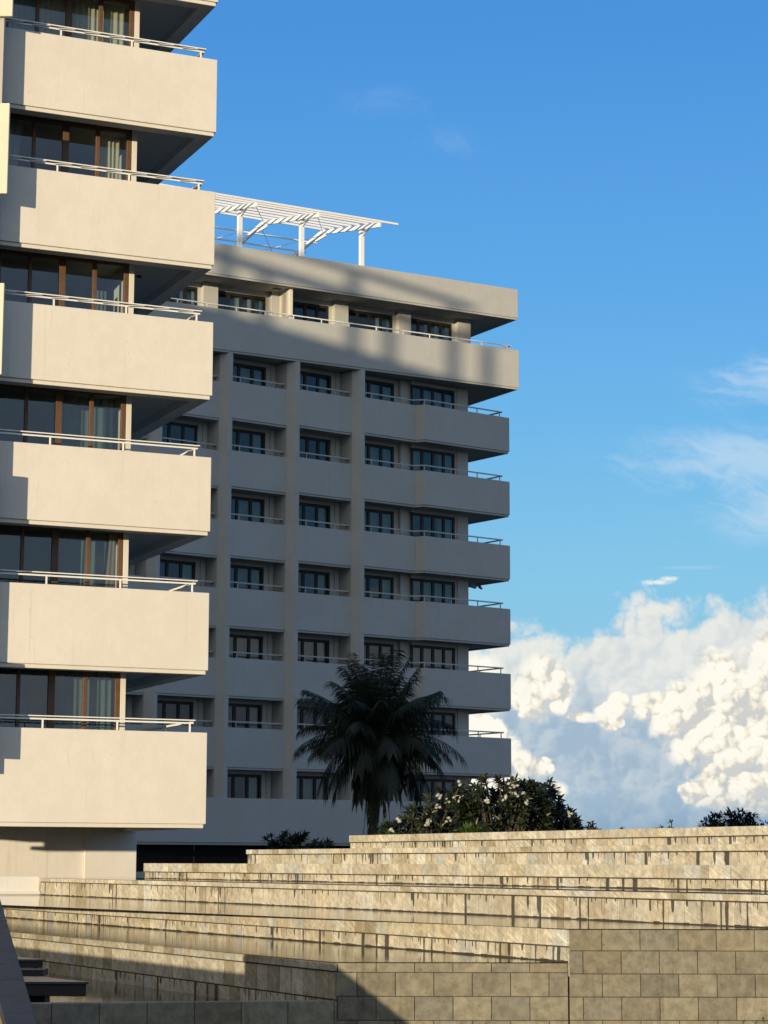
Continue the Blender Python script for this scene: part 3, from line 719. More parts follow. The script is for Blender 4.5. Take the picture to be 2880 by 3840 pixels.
# ------------------------------------------------------------------ white pergola on the far roof
def pergola():
    root = empty('pergola', F3.p(-9.1, 4, 28.5))
    tag(root, 'white steel pergola frame with slanting slats on the far roof', 'pergola')
    us = [-9.09 - 3.39 * k for k in range(5)]
    zb = lambda n: 31.11 + (n + 1.45) * .182                     # rising part
    zl = lambda n: 32.24 - (n - 4.75) * .175                     # back part falls away
    for u in us:
        b = MB(); b.bar(F3.p(u, -1.45, zb(-1.45)), F3.p(u, 4.75, zb(4.75)), .10, .21); b.build('beam', M['steel'], root)
        b = MB(); b.bar(F3.p(u, 4.70, zl(4.72) - .02), F3.p(u, 9.6, zl(9.6)), .10, .20); b.bar(F3.p(u, 4.2, zb(4.2) - .16), F3.p(u, 5.3, zl(5.3) - .18), .06, .14); b.build('rafter', M['steel'], root)
        p = MB(); p.box(F3, u - .10, u + .10, .32, .52, 28.5, zb(.42) - .10); p.bar(F3.p(u, .42, zb(.42) - .45), F3.p(u, -.25, zb(-.25) - .12), .07, .12)
        p.build('post', M['steel'], root)
        q = MB(); q.box(F3, u - .10, u + .10, 9.5, 9.7, 28.5, zl(9.6)); q.build('post', M['steel'], root)
    for i, n in enumerate((-1.40, -.72, -.05, .9, 1.75, 2.7, 3.6, 4.55)):
        e = us[0] + (1.05 if i == 0 else .42 if i == 1 else .12)
        z = zb(n) + .135 if n < 4.7 else zl(n) + .14
        b = MB(); b.box(F3, us[-1] - 1, e, n - .03, n + .03, z, z + .10); b.build('slat', M['steel'], root)
        for u in us: pass
    for n in (6.2, 7.4, 8.6):
        z = zl(n) + .10; b = MB(); b.box(F3, us[-1] - 1, us[0] + .55, n - .04, n + .04, z, z + .07); b.build('slat', M['steel'], root)
    for a, c in ((us[1], us[0]), (us[2], us[1])):
        w = MB(); w.tube([F3.p(a, 4.9, zl(4.9) - .1), F3.p(c, 9.3, zl(9.3) - .1)], .018, 5); w.tube([F3.p(c, 4.9, zl(4.9) - .1), F3.p(a, 9.3, zl(9.3) - .1)], .018, 5)
        w.tube([F3.p(a, -1.2, zb(-1.2)), F3.p(c, 4.5, zb(4.5))], .018, 5); w.build('brace_rod', M['steel'], root)
pergola()


# ------------------------------------------------------------------ stone terraces with overflowing pools
AT = 180 - 25.852
ut = Vector((math.sin(R(AT)), math.cos(R(AT)), 0)); nt = Vector((-math.cos(R(AT)), math.sin(R(AT)), 0))
def tframe(o): return Frame(nt * o, AT)
TAN = [(.405, .388, .325), (.42, .405, .345), (.39, .372, .31), (.435, .42, .36), (.405, .375, .30), (.445, .435, .385)]
PALE = [(.42, .435, .42), (.44, .45, .43), (.39, .40, .385)]
DARKER = [(.30, .27, .20), (.31, .285, .22)]
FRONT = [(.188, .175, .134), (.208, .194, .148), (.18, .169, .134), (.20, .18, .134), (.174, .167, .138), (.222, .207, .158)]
def tint(rnd, kind):
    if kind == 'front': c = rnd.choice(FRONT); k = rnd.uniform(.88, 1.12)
    elif kind == 'mixed':
        c = rnd.choice(TAN[:4] * 2 + DARKER + PALE[:1]); k = rnd.uniform(.74, .92)
    else:
        x = rnd.random(); c = rnd.choice(PALE) if x < .09 else rnd.choice(DARKER) if x < .16 else rnd.choice(TAN); k = rnd.uniform(.84, 1.10)
    return (c[0] * k, c[1] * k, c[2] * k, rnd.random())

def stone_wall(name, label, fr, u0, u1, courses, thick, foot, cap_z, kind, mat, seed, back=True):
    """courses: (z0, z1, proud, block length, jitter). Blocks with open joints in front of a mortar core; UV in metres"""
    rnd = random.Random(seed); m = MB(); m.uv = []; m.col = []
    J = .006 if kind == 'front' else .016
    def blk(a, b, z0, z1, n0, n1, col):
        c = .005
        P = lambda u, n, z: fr.p(u, n, z)
        f = [(a + c, n0, z0 + c), (b - c, n0, z0 + c), (b - c, n0, z1 - c), (a + c, n0, z1 - c)]
        o = [(a, n0 + c, z0), (b, n0 + c, z0), (b, n0 + c, z1), (a, n0 + c, z1)]
        bk = [(a, n1, z0), (b, n1, z0), (b, n1, z1), (a, n1, z1)]
        def q(pts): m.quad(*[P(*p) for p in pts], uv=[(p[0], p[2] - cap_z) for p in pts], col=col)
        q(f)
        for i in range(4):
            j = (i + 1) % 4; q([o[i], o[j], f[j], f[i]]); q([bk[i], bk[j], o[j], o[i]])
    for ci, (z0, z1, proud, bl, jit) in enumerate(courses):
        u = u1 - rnd.random() * bl * .6 if jit else u1; u = u1; first = bl * (.5 if ci % 2 else 1.0)
        while u > u0 + .02:
            w = first if first else bl * (1 + rnd.uniform(-jit, jit)); first = None
            if rnd.random() < .08 and jit: w *= .5
            a = max(u0, u - w)
            wob = rnd.uniform(-.0015, .0015)
            blk(a + J / 2, u - J / 2, z0 + J / 2, z1 - J / 2, -proud + wob, thick if ci == 0 else .09, tint(rnd, kind))
            u = a
    base = (.045, .038, .028, .5)
    core = MB(); core.box(fr, u0 + .01, u1 - .01, .014, thick - .01, foot, courses[0][1] - .012)
    root = tag(m.build(name, mat, origin=fr.p((u0 + u1) / 2, 0, foot)), label, 'wall', 'sandstone terrace walls')
    co = core.build('mortar', M['mortar'], None, origin=fr.p((u0 + u1) / 2, 0, foot)); co.parent = root; co.location = (0, 0, 0)
    return root

OA, OB, OC, OD, OE, OF_ = 10.581, 12.970, 15.263, 16.797, 18.331, 19.865
ZA, ZB, ZC, ZD, ZE, ZF = -1.090, -.719, -.334, .003, .295, .587
FA, FB, FC, FD, FE, FF = tframe(OA), tframe(OB), tframe(OC), tframe(OD), tframe(OE), tframe(OF_)
cornA = Vector((-.535, 25.37, 0)); cornB = Vector((2.090, 25.43, 0))
dAB = cornB - cornA; AZW = math.degrees(math.atan2(dAB.x, dAB.y))
FW = Frame(cornA, AZW); LAB = dAB.length
def meet(f):                                                       # where a terrace face line meets the front wall line
    den = f.u.dot(FW.n); k = -(f.o - FW.o).dot(FW.n) / den; return FW.loc(f.p(k, 0, 0))[0]
LC, LD, LE, LF = meet(FC), meet(FD), meet(FE), meet(FF)
LCu = -21.2
uA = FA.loc(cornA)[0]; uB = FB.loc(cornB)[0]
WL = 'sandstone wall, '
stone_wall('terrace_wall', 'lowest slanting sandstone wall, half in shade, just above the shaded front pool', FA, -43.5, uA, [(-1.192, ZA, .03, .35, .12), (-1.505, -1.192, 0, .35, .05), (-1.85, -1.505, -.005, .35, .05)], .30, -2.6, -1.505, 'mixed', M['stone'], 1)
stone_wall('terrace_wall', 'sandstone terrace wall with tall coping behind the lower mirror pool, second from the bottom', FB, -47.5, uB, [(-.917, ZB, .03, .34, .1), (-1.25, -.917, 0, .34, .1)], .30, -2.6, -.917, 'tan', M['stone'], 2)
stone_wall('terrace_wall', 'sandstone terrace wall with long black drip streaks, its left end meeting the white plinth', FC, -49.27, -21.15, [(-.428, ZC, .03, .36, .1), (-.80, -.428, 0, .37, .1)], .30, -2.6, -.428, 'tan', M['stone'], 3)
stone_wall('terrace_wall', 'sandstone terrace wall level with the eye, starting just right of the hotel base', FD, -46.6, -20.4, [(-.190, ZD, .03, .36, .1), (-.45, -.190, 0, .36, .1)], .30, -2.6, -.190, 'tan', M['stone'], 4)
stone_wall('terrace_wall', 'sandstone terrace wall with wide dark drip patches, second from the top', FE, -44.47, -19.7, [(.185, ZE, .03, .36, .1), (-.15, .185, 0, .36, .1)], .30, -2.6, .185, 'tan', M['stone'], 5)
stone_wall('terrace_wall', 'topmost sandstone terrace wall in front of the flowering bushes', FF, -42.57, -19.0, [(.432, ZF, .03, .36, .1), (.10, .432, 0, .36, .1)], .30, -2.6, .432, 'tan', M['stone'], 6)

def courses(top, first, h, foot, bl):
    o = [(top - first, top, .0, bl, .0)]; z = top - first
    while z > foot: o.append((z - h, z, .0, bl, .0)); z -= h
    return o
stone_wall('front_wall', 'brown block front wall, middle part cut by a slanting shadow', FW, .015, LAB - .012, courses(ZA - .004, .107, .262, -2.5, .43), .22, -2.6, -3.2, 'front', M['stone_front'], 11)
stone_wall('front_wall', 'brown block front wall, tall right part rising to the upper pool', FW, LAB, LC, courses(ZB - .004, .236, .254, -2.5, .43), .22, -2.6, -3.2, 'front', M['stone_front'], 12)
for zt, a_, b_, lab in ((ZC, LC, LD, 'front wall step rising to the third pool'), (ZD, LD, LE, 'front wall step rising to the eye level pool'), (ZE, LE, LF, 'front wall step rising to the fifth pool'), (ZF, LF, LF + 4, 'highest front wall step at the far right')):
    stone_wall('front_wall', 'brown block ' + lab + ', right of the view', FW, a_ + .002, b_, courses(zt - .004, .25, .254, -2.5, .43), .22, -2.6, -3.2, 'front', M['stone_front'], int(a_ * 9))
FWL = Frame(cornA, 79)
stone_wall('front_wall', 'low shaded dark block wall at the bottom edge left of the corner', FWL, -9.0, -.004, courses(-1.51, .262, .262, -2.5, .52), .22, -2.6, -3.2, 'front', M['stone_front'], 13)

def tide(root, fr, u0, u1, z, seed):
    rnd = random.Random(seed); m = MB(); u = u0
    while u < u1:
        w = rnd.uniform(.04, .22); h = rnd.uniform(.010, .024); m.box(fr, u, min(u1, u + w), -.006, .02, z - .03, z + h); u += w
    o = m.build('algae_line', M['algae'], None, origin=root.location); o.parent = root; o.location = (0, 0, 0)
walls = [o for o in COL.objects if o.name.startswith('terrace_wall')]
for o, f, a, b_, z in ((walls[1], FB, -47.4, uB - .02, -1.087), (walls[2], FC, -49.2, LCu, -.716), (walls[3], FD, -46.5, -20.4, -.331)):
    tide(o, f, a, b_, z, int(-a * 10))
# water sheets: each pool lies brim-full behind its own wall
def pool(pts, z):
    m = MB(); k = len(pts); m.v = [(p[0], p[1], z) for p in pts]; m.f = [tuple(range(k))]; m.mi = [0]
    o = m.build('water', M['water']); tag(o, kind='structure')
    if o.data.polygons[0].normal.z < 0: o.data.flip_normals()
I = lambda f, u, n: f.p(u, n, 0)
pool([I(FB, uB - .02, .0), I(FB, -47.4, .0), I(FA, -43.4, -.03), (-10, 44, 0), I(FA, uA, -.03), FW.p(LAB - .02, -.003, 0)], -1.087)
pool([I(FC, -21.15, .0), I(FC, -49.3, .0), F1.p(-3.75, .5, 0), F1.p(-9, .5, 0), I(FB, -47.4, -.03), F1.p(-9, -2, 0), I(FB, uB, -.03), FW.p(LC, -.003, 0)], -.716)
pool([I(FD, -20.4, .0), I(FD, -46.6, .0), F1.p(-.9, 3.0, 0), F1.p(-9, 3.0, 0), F1.p(-9, .6, 0), F1.p(-3.8, .6, 0), I(FC, -49.2, .2), I(FC, -21.15, .2)], -.331)
pool([I(FE, -19.7, .0), I(FE, -44.4, .0), I(FD, -46.5, .2), I(FD, -20.4, .2)], ZD - .012)
pool([I(FF, -19.0, .0), I(FF, -42.5, .0), I(FE, -44.4, .2), I(FE, -19.7, .2)], ZE - .012)
pool([I(FA, uA - .1, 0), I(FA, -43.4, 0), (-12, 40, 0), (-10.5, 22, 0), FWL.p(-9, .15, 0), FWL.p(-.05, .15, 0)], -1.667)
for nm, a, b, z in (('A', FA, FB, 0),): pass
# raised bed behind the top wall
b = MB(); b.v = [tuple(I(FF, -19.0, .29)), tuple(I(FF, -42.5, .29)), (-6.5, 60, 0), (-9, 99, 0), (60, 160, 0), (60, 30, 0)]
b.v = [(x, y, .30) for x, y, _ in b.v]; b.f = [(5, 4, 3, 2, 1, 0)]; b.mi = [0]
o = b.build('planting_bed', M['soil']); tag(o, kind='structure')
if o.data.polygons[0].normal.z < 0: o.data.flip_normals()

# stepping platforms of dark timber in the front pool
t = empty('pool_steps', (-5.2, 29.5, -1.8)); tag(t, 'dark stepped timber platforms standing in the shaded front pool', 'steps')
X = Frame((0, 0, 0), 90)
def plat(fr, bk, y0, y1, z0, z1):
    m = MB(); m.prism([(-9.5, y0, 0), (fr, y0, 0), (bk, y1, 0), (-9.5, y1, 0)], z0, z1 - .03); m.build('step', M['wood'], t, bevel=.008)
    m = MB(); m.prism([(-9.5, y0 - .03, 0), (fr + .03, y0 - .03, 0), (bk + .03, y1, 0), (-9.5, y1, 0)], z1 - .03, z1); m.build('tread', M['decktop'], t, bevel=.004)
plat(-3.52, -4.27, 27.0, 28.2, -1.565, -1.395); plat(-4.40, -5.05, 29.4, 30.5, -1.345, -1.235)
m = MB(); m.box(X, -9.5, -4.05, 27.3, 27.7, -2.6, -1.565); m.box(X, -9.5, -4.30, 28.75, 29.2, -1.42, -1.34); m.box(X, -9.5, -4.95, 29.6, 30.2, -2.6, -1.345); m.box(X, -4.55, -4.51, 29.6, 29.66, -2.6, -1.345)
m.build('riser', M['wood'], t)

# granite balustrade of a stair running down towards us at the lower left
def stair_balustrade():
    a, b = Vector((-1.638, 9.5, -.062)), Vector((-1.135, 7.535, -.5425)); d = (b - a)
    a = a - d * .35; b = b + d * 1.0
    t = empty('stair_balustrade', (a + b) / 2); tag(t, 'dark granite stair balustrade sloping down at the lower left corner', 'balustrade')
    dn = d.normalized(); side = Vector((0.95, 0.30, 0)).normalized()
    n = 24
    m = MB()
    for i in range(n):
        p = a + (b - a) * (i / n) + dn * .004; q = a + (b - a) * ((i + 1) / n) - dn * .004
        k = len(m.v); up = Vector((0, 0, .035))
        for P in (p, q):
            m.v += [tuple(P), tuple(P - side * .108), tuple(P - side * .108 - up), tuple(P - up)]
        m.f += [tuple(k + j for j in f) for f in ((0, 1, 5, 4), (1, 2, 6, 5), (2, 3, 7, 6), (3, 0, 4, 7), (0, 3, 2, 1), (4, 5, 6, 7))]; m.mi += [0] * 6
    m.build('coping', M['granite'], t, bevel=.004)
    m = MB(); k = 0; off = side * .012; dz = Vector((0, 0, -.06))
    A, B = a - off + dz, b - off + dz
    m.v = [tuple(A), tuple(B), (B.x, B.y, -3), (A.x, A.y, -3)] + [tuple(A - side * .088), tuple(B - side * .088), (B.x - side.x * .088, B.y - side.y * .088, -3), (A.x - side.x * .088, A.y - side.y * .088, -3)]
    m.f = [(3, 2, 1, 0), (4, 5, 6, 7), (0, 1, 5, 4), (2, 3, 7, 6), (1, 2, 6, 5), (3, 0, 4, 7)]; m.mi = [0] * 6
    m.build('balustrade_wall', M['rust_stone'], t)
stair_balustrade()

# unseen walls, added beyond the left edge to shade the foot of the terraces
def offscreen_walls():
    te = math.tan(R(ELEV)); sh = Vector((SUN.x, SUN.y, 0)).normalized()
    def back(P, k): return Vector((P[0] - sh.x * k, P[1] - sh.y * k, P[2] + te * k))
    k9 = .925; p = back((-6.13 * k9, 38.88 * k9, -1.45 * k9), 7.0); q = back((-1.76 * k9, 29.9 * k9, -1.44 * k9), 7.0)
    d = (q - p).normalized(); p = p - d * 14
    m = MB(); s = Vector((-.3, -.15, 0))
    m.prism([Vector((p.x, p.y, 0)), Vector((p.x, p.y, 0)) + s, Vector((q.x, q.y, 0)) + s, Vector((q.x, q.y, 0))], -2.6, q.z)
    o = m.build('shade_wall', M['granite'], origin=(p.x, p.y, -2.6)); tag(o, 'low unseen wall added to shade the terraces, left of the front pool', 'wall')
    r = back((-1.76 * k9, 29.9 * k9, -1.0), 7.0); e1 = back((-.62 * k9, 27.4 * k9, -1.09), 7.0); e2 = back((-.135, 25.4, -1.415), 7.0); e3 = back((.315, 25.4, -1.765), 7.0); e4 = back((.60, 25.4, -2.05), 7.0)
    pts = [(r.x, r.y, -.66), (e1.x - .25, e1.y + .6, -.66), (e1.x, e1.y, e1.z), (e2.x, e2.y, e2.z), (e3.x, e3.y, e3.z), (e4.x, e4.y, e4.z - .1)]
    m = MB(); th = Vector((-.2, -.16, 0))
    for P0, P1 in zip(pts[:-1], pts[1:]):
        k = len(m.v)
        for Q, z in ((P0, None), (P1, None)):
            m.v += [(Q[0], Q[1], Q[2]), (Q[0] + th.x, Q[1] + th.y, Q[2]), (Q[0] + th.x, Q[1] + th.y, -2.6), (Q[0], Q[1], -2.6)]
        m.f += [tuple(k + j for j in f) for f in ((0, 1, 5, 4), (1, 2, 6, 5), (2, 3, 7, 6), (3, 0, 4, 7), (0, 3, 2, 1), (4, 5, 6, 7))]; m.mi += [0] * 6
    o = m.build('sloped_shade_wall', M['granite'], origin=(r.x, r.y, -2.6)); tag(o, 'sloping unseen wall added to shade the front wall, left of the front pool', 'wall')
offscreen_walls()

# ------------------------------------------------------------------ planting
class Leaves(MB):
    def __init__(s): super().__init__(); s.uv = None; s.col = []
    def leaf(s, base, d, up, L, w, fold=.25, droop=.25, col=(1, 1, 1, 1), seg=2, tip=.1):
        d = d.normalized(); x = d.cross(up); x = x.normalized() if x.length > 1e-3 else Vector((1, 0, 0)); u = x.cross(d)
        prof = [.25, 1.0, .75, tip] if seg == 3 else [.35, 1.0, tip]
        pts = []
        for i in range(seg + 1):
            f = i / seg; c = base + d * (L * f) + Vector((0, 0, -1)) * (droop * L * f * f); hw = w * .5 * prof[i]
            pts.append((c - x * hw + u * (hw * fold), c, c + x * hw + u * (hw * fold)))
        for i in range(seg):
            a, b = pts[i], pts[i + 1]
            s.quad(a[0], a[1], b[1], b[0], col=col); s.quad(a[1], a[2], b[2], b[1], col=col)

def rdir(rnd, lo=-.3, hi=1.0):
    a = rnd.uniform(0, 6.283); z = rnd.uniform(lo, hi); r = math.sqrt(max(0, 1 - z * z)); return Vector((math.cos(a) * r, math.sin(a) * r, z))

def palm():
    rnd = random.Random(5); C0 = Vector((-.25, 88, 4.95)); base = Vector((-.55, 88, .25))
    root = empty('palm_tree', base); tag(root, 'tall dark coconut palm with drooping fronds in front of the far block', 'palm tree')
    tr = MB(); pts = []; rad = []
    for i in range(15):
        f = i / 14; p = base.lerp(C0 + Vector((0, 0, -.5)), f) + Vector((.12 * math.sin(f * 3), 0, 0)); pts.append(p); rad.append(.20 - .06 * f + (.008 if i % 2 else 0) + (.09 if i == 0 else 0))
    tr.tube(pts, rad, 10); tr.build('trunk', M['bark'], root, smooth=True)
    def frond(az, el, L, sag, mat='frond', dead=False, lw=1.0):
        m = Leaves(); d = Vector((math.cos(az) * math.cos(el), math.sin(az) * math.cos(el), math.sin(el))); hor = Vector((math.cos(az), math.sin(az), 0))
        P = []; N = 22; p = C0 + d * .1; cur = d.copy()
        for i in range(N + 1):
            P.append(p.copy()); f = i / N
            cur = (cur + Vector((0, 0, -sag * (.25 + 1.1 * f) * L / N))).normalized(); p = p + cur * (L / N)
        k = len(m.v)
        tw = rnd.uniform(-.35, .35)
        t2 = MB(); t2.tube(P, [.045 * (1 - i / N * .85) for i in range(N + 1)], 5)
        m.v += t2.v; m.f += [tuple(q + k for q in f) for f in t2.f]; m.mi += t2.mi; m.col += [(1, 1, .9, 1)] * sum(len(f) for f in t2.f)
        nl = 62
        for i in range(nl):
            f = .12 + .88 * i / (nl - 1); g = f * N; j = min(N - 1, int(g)); q = P[j].lerp(P[j + 1], g - j); tg = (P[j + 1] - P[j]).normalized()
            sx = tg.cross(Vector((0, 0, 1)));  sx = sx.normalized() if sx.length > .05 else hor.cross(Vector((0, 0, 1))).normalized(); upn = sx.cross(tg)
            ll = L / 3.6 * lw * (math.sin(min(1, f * 1.15 + .12) * 3.0) ** .6 * .95 + .12) * rnd.uniform(.85, 1.12) * (1.55 if el > 1.0 else 1.15 if el > .5 else 1.0)
            for sgn in (-1, 1):
                if rnd.random() < (.45 if dead else .04): continue
                dl = (tg * rnd.uniform(.55, .85) + sx * sgn * 1.0 + upn * (rnd.uniform(.05, .35) + tw * sgn) + Vector((0, 0, -1.6 if dead else -.25 if el > 1.0 else -.55 if el > .55 else -1.0))).normalized()
                m.leaf(q, dl, upn, ll, .046, fold=.3, droop=rnd.uniform(.35, .85), seg=3, tip=.06, col=(1, 1, 1, 1) if rnd.random() < .9 else (1.5, 1.3, .8, 1))
        m.build('frond', M[mat], root)
    ang = [0.0]
    # upright heart, then arching fronds, then a hanging skirt
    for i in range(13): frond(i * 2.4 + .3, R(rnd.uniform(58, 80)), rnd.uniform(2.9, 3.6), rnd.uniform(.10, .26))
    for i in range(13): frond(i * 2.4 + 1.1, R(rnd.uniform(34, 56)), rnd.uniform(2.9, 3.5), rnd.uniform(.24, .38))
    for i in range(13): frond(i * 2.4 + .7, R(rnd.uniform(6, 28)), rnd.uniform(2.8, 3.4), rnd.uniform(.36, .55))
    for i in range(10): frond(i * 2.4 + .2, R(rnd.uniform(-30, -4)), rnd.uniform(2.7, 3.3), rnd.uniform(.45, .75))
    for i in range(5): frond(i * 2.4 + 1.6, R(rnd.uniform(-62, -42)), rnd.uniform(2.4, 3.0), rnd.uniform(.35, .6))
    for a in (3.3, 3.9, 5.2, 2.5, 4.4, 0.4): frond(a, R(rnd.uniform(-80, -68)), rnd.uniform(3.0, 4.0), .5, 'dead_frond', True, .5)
    frond(math.pi + .02, R(4), 3.1, .26); frond(.05, R(10), 3.6, .40); frond(.25, R(30), 3.3, .42); frond(math.pi - .2, R(24), 3.2, .36); frond(math.pi + .1, R(40), 3.3, .16); frond(.1, R(42), 3.0, .14)
    n = MB()
    for k in range(6):
        c = C0 + Vector((rnd.uniform(-.3, .3), -.28, rnd.uniform(-.55, -.2))); n.tube([c + Vector((0, 0, .13)), c + Vector((0, 0, .07)), c, c - Vector((0, 0, .09)), c - Vector((0, 0, .13))], [.02, .09, .12, .08, .02], 8)
    n.build('coconuts', M['leaf'], root, smooth=True)
palm()

def plumeria(name, label, cx, cy, w, d, z0, ztop, n, seed, flowers, mat='leaf', L=.24, group='flowering bushes', shape=None, cat='bush'):
    rnd = random.Random(seed); root = empty(name, (cx, cy, z0)); tag(root, label, cat, group)
    lv = Leaves(); fl = MB(); st = MB(); heads = []
    def hgt(fx): return (ztop - z0) * (shape(fx) if shape else (1 - .55 * abs(fx) ** 2.2))
    for i in range(n):
        fx = rnd.uniform(-1, 1); fy = rnd.uniform(-1, 1)
        if fx * fx + fy * fy > 1: fy *= .4
        h = hgt(fx) * (1 - .35 * fy * fy); fz = rnd.random() ** .55
        p = Vector((cx + fx * w / 2, cy + fy * d / 2, z0 + h * fz + rnd.uniform(-.08, .08)))
        ax = (Vector((fx * .8, fy * .8 - .2, .9 if fz > .5 else .45)) + rdir(rnd, -.5, .5) * .5).normalized()
        heads.append((p, ax, fz))
        k = rnd.randint(8, 12); sh = rnd.uniform(.75, 1.25); a0 = rnd.random() * 6
        x = ax.cross(Vector((.2, .9, .1))).normalized(); y = ax.cross(x)
        for j in range(k):
            a = a0 + j * 2.39996; e = .15 + .95 * (j / k)
            dl = (x * math.cos(a) + y * math.sin(a)) * math.cos(e) + ax * math.sin(e)
            yel = (1.7, 1.45, .7, 1) if rnd.random() < .06 else (sh, sh, sh, 1)
            lv.leaf(p, dl, ax, L * rnd.uniform(.75, 1.2), L * .30, fold=.35, droop=rnd.uniform(.05, .35), col=yel, seg=3, tip=.25)
    for p, ax, fz in heads[::2]:
        b = Vector((cx + (p.x - cx) * .25, cy + (p.y - cy) * .25, z0)); mid = b.lerp(p, .55) + Vector((rnd.uniform(-.1, .1), rnd.uniform(-.1, .1), -.1)); st.tube([b, mid, p], [.035, .025, .016], 5)
    lv.build('foliage', M[mat], root); st.build('stems', M['bark'], root)
    if flowers:
        cand = sorted(heads, key=lambda h: (h[0].y - cy) / d * .9 - h[2] * .3 + rnd.uniform(-.5, .5))[:flowers]
        for p, ax, fz in cand:
            c0 = p + ax * (L * .5) + Vector((0, -.12, 0)); fl = MB()
            for q in range(rnd.randint(3, 6)):
                c = c0 + rdir(rnd, -1, 1) * .06; fd = (ax + Vector((-.2, -.9, .2)) + rdir(rnd, -1, 1) * .6).normalized(); x = fd.cross(Vector((.1, .2, .95))).normalized(); y = fd.cross(x)
                for j in range(5):
                    a = j * 1.2566 + q; e = x * math.cos(a) + y * math.sin(a); f2 = x * math.cos(a + .9) + y * math.sin(a + .9)
                    fl.quad(c, c + e * .031 + fd * .012, c + (e + f2) * .025 + fd * .02, c + f2 * .021 + fd * .006)
            fl.build('flower_cluster', M['petal'], root)
    return root
plumeria('flowering_bush', 'shaded flowering bush with white blossoms between the palm and the corner block', 1.05, 58.5, 2.4, 2.2, .25, 2.06, 230, 21, 12, shape=lambda f: .30 + .70 * min(1, (f + 1) * .62))
plumeria('flowering_bush', 'largest rounded bush with thick white blossom clusters right of the far block', 3.05, 56.5, 2.3, 2.2, .25, 2.18, 300, 22, 9, shape=lambda f: 1 - .35 * abs(f) ** 3)
plumeria('flowering_bush', 'flowering bush leaning into the open sky at the right end of the row', 4.15, 57.5, 1.8, 1.8, .25, 2.14, 210, 23, 6, shape=lambda f: 1.0 if f < .1 else max(.25, 1.05 - .75 * f))
plumeria('shrub', 'thin straggling shrub on the wall top right of the flowering bushes', 5.25, 57.5, 1.2, .8, .25, 1.15, 34, 24, 0, L=.17, group='small shrubs', shape=lambda f: .7 + .3 * math.sin(f * 7))
for x, h, n, lab in ((6.64, 1.10, 5, 'tiny lone sprig peeping over the wall top right of the straggling shrub'), (7.6, 1.12, 12, 'small dark leafy tuft behind the wall top between the bushes and the dark tree'), (7.97, 1.16, 9, 'low leafy tuft behind the wall nearest the dark tree')):
    plumeria('shrub', lab, x, 62, .42, .4, .3, h, n, int(x * 10), 0, L=.13, mat='leaf_dark', group='small shrubs')
plumeria('shrub', 'spiky dark shrub behind the terrace wall left of the palm', -2.95, 68, 1.1, .9, .2, 1.02, 34, 31, 0, L=.26, mat='leaf_dark', group='small shrubs', shape=lambda f: .8 + .2 * math.cos(f * 6))
plumeria('shrub', 'low dark shrub between the spiky shrub and the palm trunk', -1.85, 67, .8, .8, .2, .72, 22, 32, 0, L=.22, mat='leaf_dark', group='small shrubs')

def fern(cx, cy, z0, r, n, seed, label):
    rnd = random.Random(seed); lv = Leaves()
    for i in range(n):
        a = rnd.uniform(0, 6.283); e = rnd.uniform(.35, 1.3); d = Vector((math.cos(a) * math.cos(e), math.sin(a) * math.cos(e), math.sin(e)))
        p = Vector((cx, cy, z0)) + Vector((math.cos(a), math.sin(a), 0)) * rnd.uniform(0, r * .35); sh = rnd.uniform(.7, 1.3)
        lv.leaf(p, d, Vector((0, 0, 1)), r * rnd.uniform(.7, 1.15), .05, fold=.2, droop=rnd.uniform(.25, .7), col=(sh, sh, sh * .9, 1), seg=3, tip=.05)
    o = lv.build('fern', M['leaf_fern'], origin=(cx, cy, z0)); tag(o, label, 'plant', 'arching ferns')
fern(.25, 52.5, .55, .42, 90, 41, 'dark arching fern at the foot of the palm')
fern(2.0, 51.0, .62, .55, 150, 42, 'bright green arching fern under the flowering bushes')

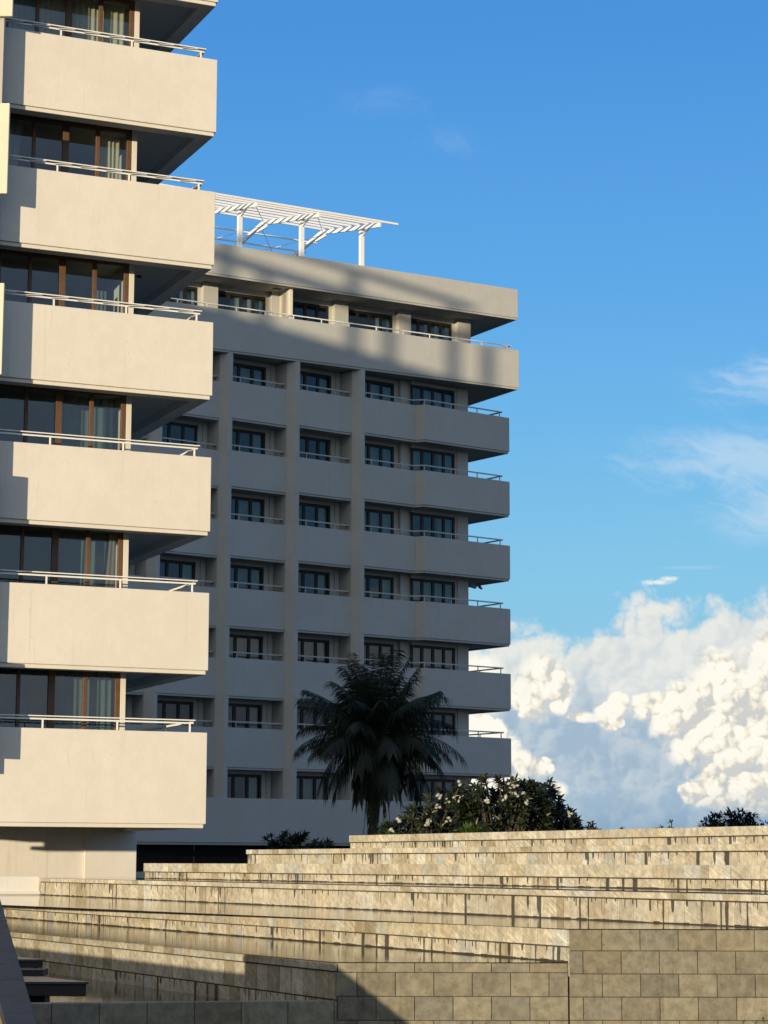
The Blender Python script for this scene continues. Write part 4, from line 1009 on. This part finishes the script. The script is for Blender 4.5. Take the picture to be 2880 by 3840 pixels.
def dark_tree():
    rnd = random.Random(51); cx, cy, z0 = 21.9, 140.0, -2.4
    root = empty('dark_tree', (cx, cy, z0)); tag(root, 'distant dark rounded tree above the wall at the right edge', 'tree', 'distant trees')
    tr = MB(); tr.tube([(cx, cy, z0), (cx + .1, cy, -.5), (cx, cy, 1.0)], [.25, .2, .14], 8)
    for k in range(7):
        a = k * .9; tr.tube([(cx, cy, .2), (cx + math.cos(a) * 1.2, cy + math.sin(a) * .8, 1.2), (cx + math.cos(a) * 2.4, cy + math.sin(a) * 1.4, 1.9)], [.12, .07, .03], 5)
    tr.build('trunk', M['bark'], root)
    lv = Leaves()
    def cl(c, r, n):
        for i in range(n):
            d = rdir(rnd, -.6, 1); p = c + d * r * rnd.random() ** .4; sh = rnd.uniform(.7, 1.25)
            lv.leaf(p, (d + rdir(rnd, -1, 1) * .8), Vector((0, 0, 1)), rnd.uniform(.22, .42), .13, col=(sh, sh, sh, 1), seg=3, droop=.25)
    for k in range(64):
        fx = rnd.uniform(-1, 1); top = 2.35 * max(.0, 1 - abs(fx * .95) ** 2.6) + .5
        cl(Vector((cx + fx * 3.1, cy + rnd.uniform(-1.4, 1.4), .15 + top * rnd.random() ** .6)), rnd.uniform(.32, .6), 75)
    for k in range(14): cl(Vector((cx - 2.6 + rnd.uniform(-.8, .6), cy, rnd.uniform(.6, 1.3))), .3, 30)
    lv.build('crown', M['leaf_dark'], root)
    c2 = empty('dark_tree', (cx + 4.2, cy + 6, z0)); tag(c2, 'second dark tree cut by the right edge of the view', 'tree', 'distant trees')
    lv = Leaves(); cx2 = cx + 4.2
    for k in range(26):
        fx = rnd.uniform(-1, 1); cl(Vector((cx2 + fx * 1.9, cy + 6 + rnd.uniform(-1, 1), .2 + 1.7 * (1 - fx * fx * .6) * rnd.random() ** .6)), rnd.uniform(.3, .5), 70)
    lv.build('crown', M['leaf_dark'], c2); tr = MB(); tr.tube([(cx2, cy + 6, z0), (cx2, cy + 6, 1)], [.22, .12], 7); tr.build('trunk', M['bark'], c2)
dark_tree()

def corner_plant():
    rnd = random.Random(61); lv = Leaves(); b = Vector((3.95, 24.2, -2.6)); lv.col = []
    for k in range(26):
        tip = Vector((3.72 + .75 * rnd.random(), 24.2 + rnd.uniform(-.3, .3), -1.66 - .35 * rnd.random() ** 1.5)); tip.z += .12 * (tip.x - 3.9)
        n = 9
        for i in range(n):
            f = .45 + .55 * i / (n - 1); p = b.lerp(tip, f); d = (rdir(rnd, -.2, .8) + (tip - b).normalized() * .7).normalized(); sh = rnd.uniform(.7, 1.3)
            lv.leaf(p, d, Vector((0, 0, 1)), .085, .03, col=(sh, sh, sh, 1), seg=3, droop=.2)
    root = empty('garden_plant', b); tag(root, 'bright green leafy plant poking into the bottom right corner', 'plant')
    lv.build('foliage', M['leaf_bright'], root)
    st = MB()
    for k in range(6): st.tube([b, b + Vector((rnd.uniform(-.15, .35), 0, .5)), b + Vector((rnd.uniform(-.2, .5), rnd.uniform(-.2, .2), .85))], [.012, .008, .004], 5)
    st.build('stems', M['leaf'], root)
corner_plant()

# ------------------------------------------------------------------ small things
def plastic():
    f = FK[0]; rnd = random.Random(71); zc = PB[2] + .03
    for lab, u0, u1, n0, dz, w in (('long torn plastic sheet hanging under the fourth right corner balcony from the top', 2.9, 4.15, 1.2, .42, .5), ('small scrap of plastic flapping under the outer corner of the same balcony', 4.75, 5.2, 1.9, .30, .25)):
        m = MB(); N, K = 12, 5
        for i in range(N + 1):
            a = i / N
            for j in range(K + 1):
                b_ = j / K
                m.v.append(tuple(f.p(u0 + (u1 - u0) * a, n0 + w * (b_ - .5) + .06 * math.sin(a * 9 + b_ * 4), zc - .02 - dz * (a ** 1.6) * (.55 + .45 * math.sin(b_ * 3.1)) - .05 * math.sin(a * 14 + j) * a)))
        for i in range(N):
            for j in range(K): k = i * (K + 1) + j; m.f.append((k, k + 1, k + K + 2, k + K + 1)); m.mi.append(0)
        o = m.build('plastic_sheet', M['plastic'], smooth=True, origin=f.p(u0, n0, zc)); tag(o, lab, 'plastic sheet', 'torn plastic')
plastic()
